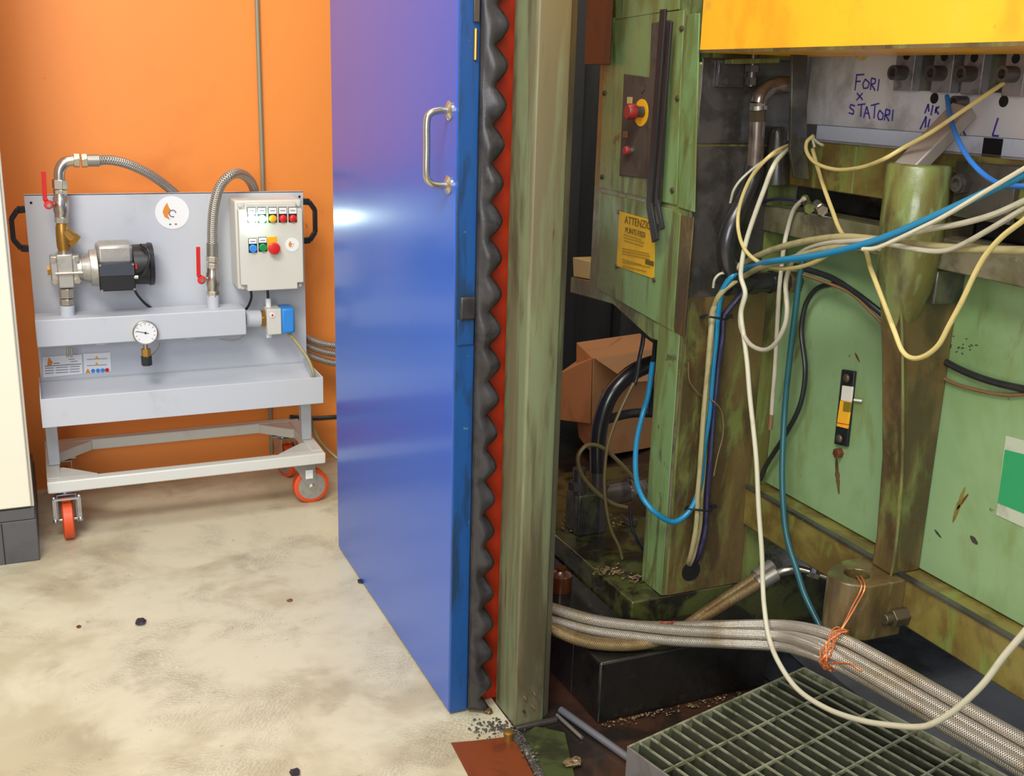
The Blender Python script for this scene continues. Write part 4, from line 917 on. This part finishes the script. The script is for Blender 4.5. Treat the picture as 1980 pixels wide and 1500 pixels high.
cable([X(1.615, 1831, 186), X(1.565, 1837, 224), X(1.52, 1851, 267), X(1.50, 1875, 309), X(1.49, 1907, 341), X(1.46, 1939, 357), X(1.43, 1979, 360), X(1.41, 2050, 358)], .0046, M_cbl, 'bright blue cable dropping from the lower die bolt to right')
long_white = [Y(2.04, 1528, 282)] + [X(1.47, 1498, 317), X(1.455, 1477, 368), X(1.45, 1455, 428), X(1.445, 1442, 470), X(1.44, 1434, 511), X(1.44, 1433, 537), X(1.44, 1441, 568), X(1.44, 1433, 606), X(1.44, 1439, 655), X(1.44, 1445, 705), X(1.44, 1450, 767), X(1.44, 1462, 883), X(1.44, 1467, 983), X(1.44, 1473, 1067), X(1.435, 1475, 1130), X(1.42, 1478, 1175), X(1.405, 1487, 1233), X(1.39, 1507, 1283), X(1.375, 1543, 1333), X(1.36, 1600, 1370), X(1.345, 1667, 1393), X(1.335, 1733, 1403), X(1.33, 1777, 1405), X(1.33, 1807, 1397), X(1.33, 1850, 1370), X(1.33, 1900, 1323), X(1.33, 1940, 1270), X(1.33, 1980, 1223), X(1.33, 2040, 1150)]
cable(long_white, .0055, M_cwhite, 'long white cable hanging down over the grating and up right', n=11)
cable([Y(2.04, 1529, 279)]+z2([1.475, 1.46, 1.45, 1.445, 1.44, 1.44, 1.44, 1.435, 1.43, 1.425, 1.42], (450, 150), (330, 280), (262, 430), (241, 560), (260, 680), (310, 762), (400, 822), (520, 846), (640, 830), (750, 785), (850, 715)), .0044, M_cyel, 'yellow cable making a round loop above the blue bend')
cable([Y(2.042, 1527, 284)]+[Y(2.045, 1477, 311), Y(2.05, 1440, 340), Y(2.06, 1420, 365), Y(2.075, 1412, 392)], .003, M_cgrey, 'short white cable ending free near the black hose bend')
cable([X(1.556, 1575, 285), X(1.555, 1572, 268), X(1.555, 1582, 276), X(1.558, 1592, 281)], .003, M_cgrey, 'tiny grey cable end curled beside the hanging plate')
cable(xx(1.60, (1554, 498), (1546, 536), (1538, 600), (1528, 683), (1518, 783)) + [X(1.585, 1513, 883), X(1.574, 1513, 950), X(1.570, 1518, 1017), X(1.570, 1527, 1060), X(1.57, 1540, 1100), X(1.57, 1556, 1150), X(1.57, 1585, 1210), X(1.575, 1600, 1240)], .0072, M_cteal, 'teal dark cable hanging straight over the ledge to the floor', n=10)
cable(xx(1.625, (1625, 552), (1608, 550), (1580, 558), (1560, 584), (1552, 616), (1550, 650), (1557, 717), (1547, 783), (1517, 843), (1483, 897), (1470, 927)) , .006, M_cblk, 'dark cable curving round and down beside the level gauge')
cable(xx(1.61, (1530, 512), (1557, 520), (1605, 536), (1643, 559), (1681, 587)) + xx(1.64, (1760, 650), (1829, 700), (1900, 732), (1980, 752), (2060, 765)), .007, M_cblk, 'thick black cable running behind the rib across the panel')
cable(xx(1.605, (1550, 530), (1605, 549), (1646, 568), (1681, 600)) + xx(1.642, (1770, 690), (1828, 733), (1880, 752), (1940, 763), (1980, 762), (2050, 755)), .0036, M_cbrown, 'thin brown cable just below the thick black one')
GC = thing('earth_lead', 'grey hanging cable with bare copper brown end tip', 'cable', X(1.56, 1492, 830))
B().tube(z2([1.56]*3+[1.55]*4+[1.56], (645, 420), (580, 490), (540, 620), (520, 720), (505, 850), (490, 1000), (480, 1200), (465, 1477))+xx(1.565, (1494, 767), (1492, 803)), .0052, 9).build('sheath', M_cgrey, GC)
B().cyl(X(1.565, 1492, 801), X(1.565, 1489, 830), .0055).build('terminal', M_cbrown, GC)
cable(xx(1.56, (1466, 395), (1490, 386), (1520, 385), (1554, 392)), .0035, M_cnavy, 'short dark violet cable on top of the lower beam')
for i, (p0_, p1_) in enumerate((((1556, 384), (1562, 398)), ((1580, 394), (1588, 402)))):
    tag(B().cyl(X(1.585, *p0_), X(1.575, *p1_), .010).hexn(X(1.58, *p1_), X(1.57, p1_[0]+3, p1_[1]+6), .012).build('cable_gland', M_chrome if i else M_mgrease), ('green greasy cable gland on the lower beam', 'shiny cable gland right of the green one')[i], 'fitting')
cable([Y(2.075, 1379, 556), Y(2.07, 1382, 540), Y(2.065, 1393, 529), Y(2.06, 1409, 529), Y(2.055, 1420, 534)], .0032, M_cgrey, 'short white cable stub curling left of the blue bend')
cable(yy(2.10, (1331, 700), (1333, 735), (1348, 758), (1363, 768)) + yy(2.075, (1380, 776), (1396, 798), (1398, 840), (1388, 880), (1380, 920)), .0016, M_cbrown, 'thin bare wire curling around the cables on the post', name='thin_wire', n=6)
# ties
def tie(c, rx, ry, label):
    pts = [Vector(c)+Vector((rx*math.cos(t), ry*math.sin(t), .004*math.sin(2*t))) for t in [i*2*pi/20 for i in range(21)]]
    tag(B().tube(pts, .0028, 6, raw=True).box(c[0]+rx-.006, c[0]+rx+.008, c[1]-ry*.4-.004, c[1]-ry*.4+.004, c[2]-.004, c[2]+.004).build('cable_tie', M_blackp), label, 'cable tie')
q = Y(2.085, 1385, 612); tie(q+Vector((-.004, .003, 0)), .034, .026, 'black cable tie round the bundle at upper post')
q = Y(2.09, 1352, 981); tie(q+Vector((0, .002, 0)), .036, .024, 'dark cable tie round the bundle at lower post')

# ================================================================ BRAIDED HOSE BUNDLE
def zz_(v, px, py): return Z(v, px, py)
base = [(1000, 1165, .188), (1080, 1190, .188), (1150, 1209, .188), (1230, 1220, .192), (1310, 1225, .204), (1400, 1226, .230), (1500, 1228, .285), (1560, 1237, .33), (1620, 1258, .36), (1700, 1300, .355), (1800, 1358, .34), (1900, 1416, .325), (2000, 1474, .315), (2100, 1536, .31)]
def bundle(k, r, m, label):
    pts = []
    for i, (px, py, z) in enumerate(base):
        p = Z(z, px, py); a = Z(z, *base[max(i-1, 0)][:2]); b2 = Z(z, *base[min(i+1, len(base)-1)][:2])
        t = (b2-a); t.z = 0; t.normalize(); nrm = Vector((t.y, -t.x, 0))
        ang = math.radians(4+60*min(1, max(0, (i-3)/6))); sp = r*2.02
        off = (nrm*math.cos(ang)-Vector((0, 0, math.sin(ang))))*sp*k[0]+(nrm*math.sin(ang)+Vector((0, 0, math.cos(ang))))*sp*k[1]
        pts.append(p+off)
    return tag(B().tube(pts, r, 14, 8).build('braided_hose', m), label, 'hose', 'braided hoses along the press base')
bundle((1, 0), .0125, M_braid, 'front lowest braided steel hose of the bundle tied with copper')
bundle((0, 0), .0125, M_braid, 'middle braided steel hose of the bundle tied with copper')
bundle((-1, 0), .0125, M_braid, 'rear uppermost braided steel hose of the bundle tied with copper')
bundle((.5, .87), .0125, M_braid, 'braided steel hose riding on top front of the copper tied bundle')
def lowhose(off, m, label, fit):
    L = [(1000, 1180, .178), (1080, 1222+off*.7, .176), (1140, 1243+off, .174), (1210, 1250+off, .174), (1270, 1243+off, .178), (1320, 1222+off*.8, .195), (1370, 1190+off*.6, .225), (1430, 1152+off*.4, .262), (1486, 1117, .30)]
    dyo = -.0 if off < 0 else .0
    pts = [Z(z, px, py) for px, py, z in L]
    if not fit: pts = [p+Vector((.012*(i/8), .030*(i/8), .004)) for i, p in enumerate(pts)]
    o = thing('braided_hose', label, 'hose', (pts[3].x, pts[3].y, pts[3].z-.014), 'braided hoses along the press base')
    B().tube(pts, .0135, 14).build('braid', m, o)
    d = (pts[-1]-pts[-2]).normalized()
    B().cyl(pts[-1]-d*.03, pts[-1]+d*.022, .0185).build('ferrule', M_ferr, o)
    if fit:
        e = pts[-1]
        q = [e+d*.02, Z(.322, 1520, 1102), Z(.328, 1545, 1099), Z(.326, 1566, 1104)]
        B().tube(q, .0095, 12).build('elbow', M_chrome, o)
        a, b2 = Z(.326, 1564, 1104), Z(.322, 1574, 1107)
        B().hexn(a, b2, .0155).build('nut', M_zinc, o, .001)
        B().hexn(Z(.322, 1577, 1108), Z(.320, 1585, 1111), .014).cyl(Z(.322, 1574, 1107), Z(.318, 1612, 1119), .0085).build('adapter', M_chrome, o)
lowhose(-4, M_braidy, 'nearer stained braided hose curving up to the shiny elbow fitting', True)
lowhose(6, M_braidy, 'lower stained braided hose curving up beside the elbow hose', False)
# copper wires
CW = thing('copper_wire', 'copper wire tying the hose bundle to the eye block', 'wire', Z(.30, 1615, 1262))
cc = Z(.364, 1618, 1254)
top = Vector((1.497, 1.590, .489))
dn = (Z(.355, 1700, 1300)-cc); dn.z = 0; dn.normalize(); nn = Vector((dn.y, -dn.x, 0))
ca, sa = math.cos(math.radians(55)), math.sin(math.radians(55))
e1 = nn*ca-Vector((0, 0, sa)); e2 = nn*sa+Vector((0, 0, ca))
loops = []
for i in range(80):
    t = 2*pi*i/16
    loops.append(cc+dn*(.007*math.sin(i*1.7)+.0016*(i-40)/8)+e1*(.044*math.cos(t)+.002)+e2*(.029*math.sin(t)+.007))
B().tube(loops, .0021, 6, raw=True).build('winding', M_copper, CW)
f0 = cc-e1*.042+e2*.016; f1 = cc+e1*.030+e2*.034
B().tube([top+Vector((.012, .012, -.02)), top, Vector((1.478, 1.553, .485)), f0.lerp(Vector((1.478, 1.553, .485)), .5), f0, f1], .0019, 6).tube([top+Vector((.016, .006, -.02)), top+Vector((.006, -.004, .002)), Vector((1.484, 1.550, .484)), f0.lerp(Vector((1.484, 1.550, .484)), .5)+Vector((.004, 0, 0)), f0+Vector((.003, 0, .002)), f1], .0019, 6).build('hanger', M_copper, CW)
B().tube([f1, cc+e1*.048+e2*.012, X(f1.x-.015, 1611, 1288)], .0022, 6).tube([f1, f1+e1*.012, X(f1.x-.01, 1640, 1283), X(f1.x-.005, 1666, 1298)], .0022, 6).build('free_end', M_copper, CW)
tag(B().tube([Z(.222, 1290+14*math.sin(i*1.1), 1203+2.5*math.cos(i*2.3)) for i in range(9)], .0016, 6).build('copper_wire', mat('red_wire', (150, 62, 40), .4)), 'thin reddish wire twisted over the hoses below the post', 'wire')

# ================================================================ GRATING
GZ = .10
g0 = Z(GZ, 1214, 1443); g1 = Z(GZ, 1555, 1290)
ug = (g1-g0); ug.z = 0; Lu = ug.length; ug.normalize(); vg = Vector((ug.y, -ug.x, 0)); Lv = .95
GR = thing('floor_grating', 'dark oily steel bar grating on floor before the press', 'grating', (g0+ug*Lu/2+vg*Lv/2)*1)
GR.location.z = 0; ORG[GR.name] = Vector(GR.location)
def gp(u, v, z): q = g0+ug*u+vg*v; return Vector((q.x, q.y, z))
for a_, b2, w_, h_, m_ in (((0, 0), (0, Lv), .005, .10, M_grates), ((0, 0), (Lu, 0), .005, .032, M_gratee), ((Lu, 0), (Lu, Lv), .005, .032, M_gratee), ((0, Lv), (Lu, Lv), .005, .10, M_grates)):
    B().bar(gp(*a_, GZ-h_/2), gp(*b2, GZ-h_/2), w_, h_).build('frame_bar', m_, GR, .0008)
nb = 18
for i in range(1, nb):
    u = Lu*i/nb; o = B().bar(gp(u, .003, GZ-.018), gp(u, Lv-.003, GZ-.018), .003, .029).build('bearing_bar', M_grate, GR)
    B().bar(gp(u, .003, GZ-.002), gp(u, Lv-.003, GZ-.002), .0042, .004).build('worn_lit_top_edge', M_gratee, o)  # worn strip whose pale colour also paints the lit top of the bar
for k in range(1, 9):
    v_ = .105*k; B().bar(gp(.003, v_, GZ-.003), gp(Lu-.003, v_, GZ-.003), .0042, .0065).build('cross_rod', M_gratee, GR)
# support feet so it stands
for u, v_ in ((Lu-.02, .02), (Lu-.02, Lv-.02), (.02, Lv-.02)): B().box(*(lambda q: (q.x-.012, q.x+.012, q.y-.012, q.y+.012))(gp(u, v_, 0)), 0, GZ-.034).build('foot', M_grates, GR)

# long plate right of grating, lying under the hoses
pl0, pl1, pl2 = (1.883, 2.27), (1.836, 1.85), (1.80, .9)
tag(B().prism([(1.865, 2.10, .004), (1.842, 1.85, .004), (1.79, .8, .004), (1.70, .8, .004), (1.735, 1.85, .004), (1.755, 2.10, .004)], (0, 0, .045)).build('steel_plate', M_plinth, bev=.002), 'long dark grey steel plate on floor between grating and hoses', 'plate')
# floor rods, strip, plate, dirt
a, b_ = Vector((1.060, 2.14, .011)), Vector((1.098, 1.875, .011))
tag(B().cyl(Vector((1.058, 2.04, .011)), Vector((1.118, 1.80, .011)), .009, n=14).build('floor_tube', M_rod), 'grey steel tube on the floor pointing at the grating corner', 'tube')
tag(B().cyl(Vector((1.043, 2.03, .0065)), Vector((1.056, 1.925, .0065)), .0045, n=10).build('floor_rod', M_ferr), 'thin pale rod on the floor right of column foot', 'rod')
gm = [Z(0, *p) for p in ((1003, 1428), (1036, 1408), (1092, 1420), (1110, 1500), (1128, 1580), (1070, 1580), (1050, 1500))]
tag(B().prism([p+Vector((0, 0, .0022)) for p in gm], (0, 0, .004)).build('floor_plate', M_greenmat, bev=.001), 'mossy green plate on the floor before the column', 'plate')
ds = [Z(0, *p) for p in ((983, 1424), (1000, 1420), (1022, 1455), (1050, 1500), (1090, 1580), (1072, 1580), (1035, 1500), (1008, 1450))]
o = B().prism([p+Vector((0, 0, .0021)) for p in ds], (0, 0, .005))
for i in range(160):
    t = random.random(); c0 = ds[1].lerp(ds[3], t) if random.random() < .8 else ds[3].lerp(ds[4], t)
    o.rock((c0.x+random.gauss(-.004, .006), c0.y+random.gauss(0, .006), .007+random.uniform(0, .003)), random.uniform(.0015, .004), i)
o = o.build('dirt_line', M_dirt, ang=20); o['kind'] = 'stuff'; tag(o, 'grey gritty dirt and swarf line between red and green floor areas', 'dirt')
o = B(); rn2 = random.Random(5)
for i in range(150):
    px, py = rn2.gauss(965, 34), rn2.gauss(1408, 9)
    if px < 905: continue
    p = Z(.001, px, py+(px-965)*-.06); o.rock((p.x, p.y, .0015+rn2.uniform(0, .002)), rn2.uniform(.001, .0042), i+300)
o = o.build('grime', M_dirt, ang=20); o['kind'] = 'stuff'; tag(o, 'dark grime crumbs on the cream floor round the column foot', 'dirt')
# swarf heaps (uncountable)
o = B()
for i in range(110):
    p = Z(.161, 1225+random.uniform(-45, 215), 1385+random.uniform(-3, 3)); t = random.random()
    o.rock((1.13+.42*t+random.gauss(0, .01), 1.962-abs(random.gauss(0, .012)), .004+random.uniform(0, .004)), random.uniform(.0012, .0042), i+500)
o = o.build('swarf', M_chip, ang=20); o['kind'] = 'stuff'; tag(o, 'metal swarf scattered along foot of the black base', 'swarf')
o = B()
for i in range(240):
    k = random.random(); p = Z(.2205, 1086+random.uniform(0, 130), 1012+random.gauss(0, 6)) if k < .55 else (Z(.2205, 1180+random.gauss(0, 14), 1108+random.gauss(0, 4)) if k < .8 else Z(.2205, 1225+random.gauss(0, 10), 1122+random.gauss(0, 4)))
    o.rock((p.x, p.y, .224+random.uniform(0, .008)), random.uniform(.0015, .0048), i+900)
o = o.build('swarf', M_chip, ang=20); o['kind'] = 'stuff'; tag(o, 'brown metal swarf heaped on the oily plate in the gap', 'swarf')
# single floor chips
chips = [((271, 1205), .014, M_chipd, 'dark violet metal chip lying alone on the cream floor'), ((152, 1213), .007, M_rust, 'small rust brown chip on the cream floor at left'), ((560, 1162), .008, M_rust, 'small red brown chip with smear on the cream floor'), ((697, 1126), .011, M_chipd, 'dark chip at the bottom edge of the blue door'), ((570, 1497), .012, M_chipd, 'dark grey chip at the bottom of the cream floor'), ((944, 1377), .014, M_chip, 'pale crumb of swarf between seal and column foot'), ((1108, 1482), .017, M_chip, 'pale stone like lump on the green floor plate edge')]
for i, (px, r, m_, lab) in enumerate(chips):
    q = Z(0, *px); tag(B().rock((q.x, q.y, r*.45+(.006 if px[0] > 1050 else 0)), r, i+40).build('metal_chip', m_, ang=20), lab, 'chip')
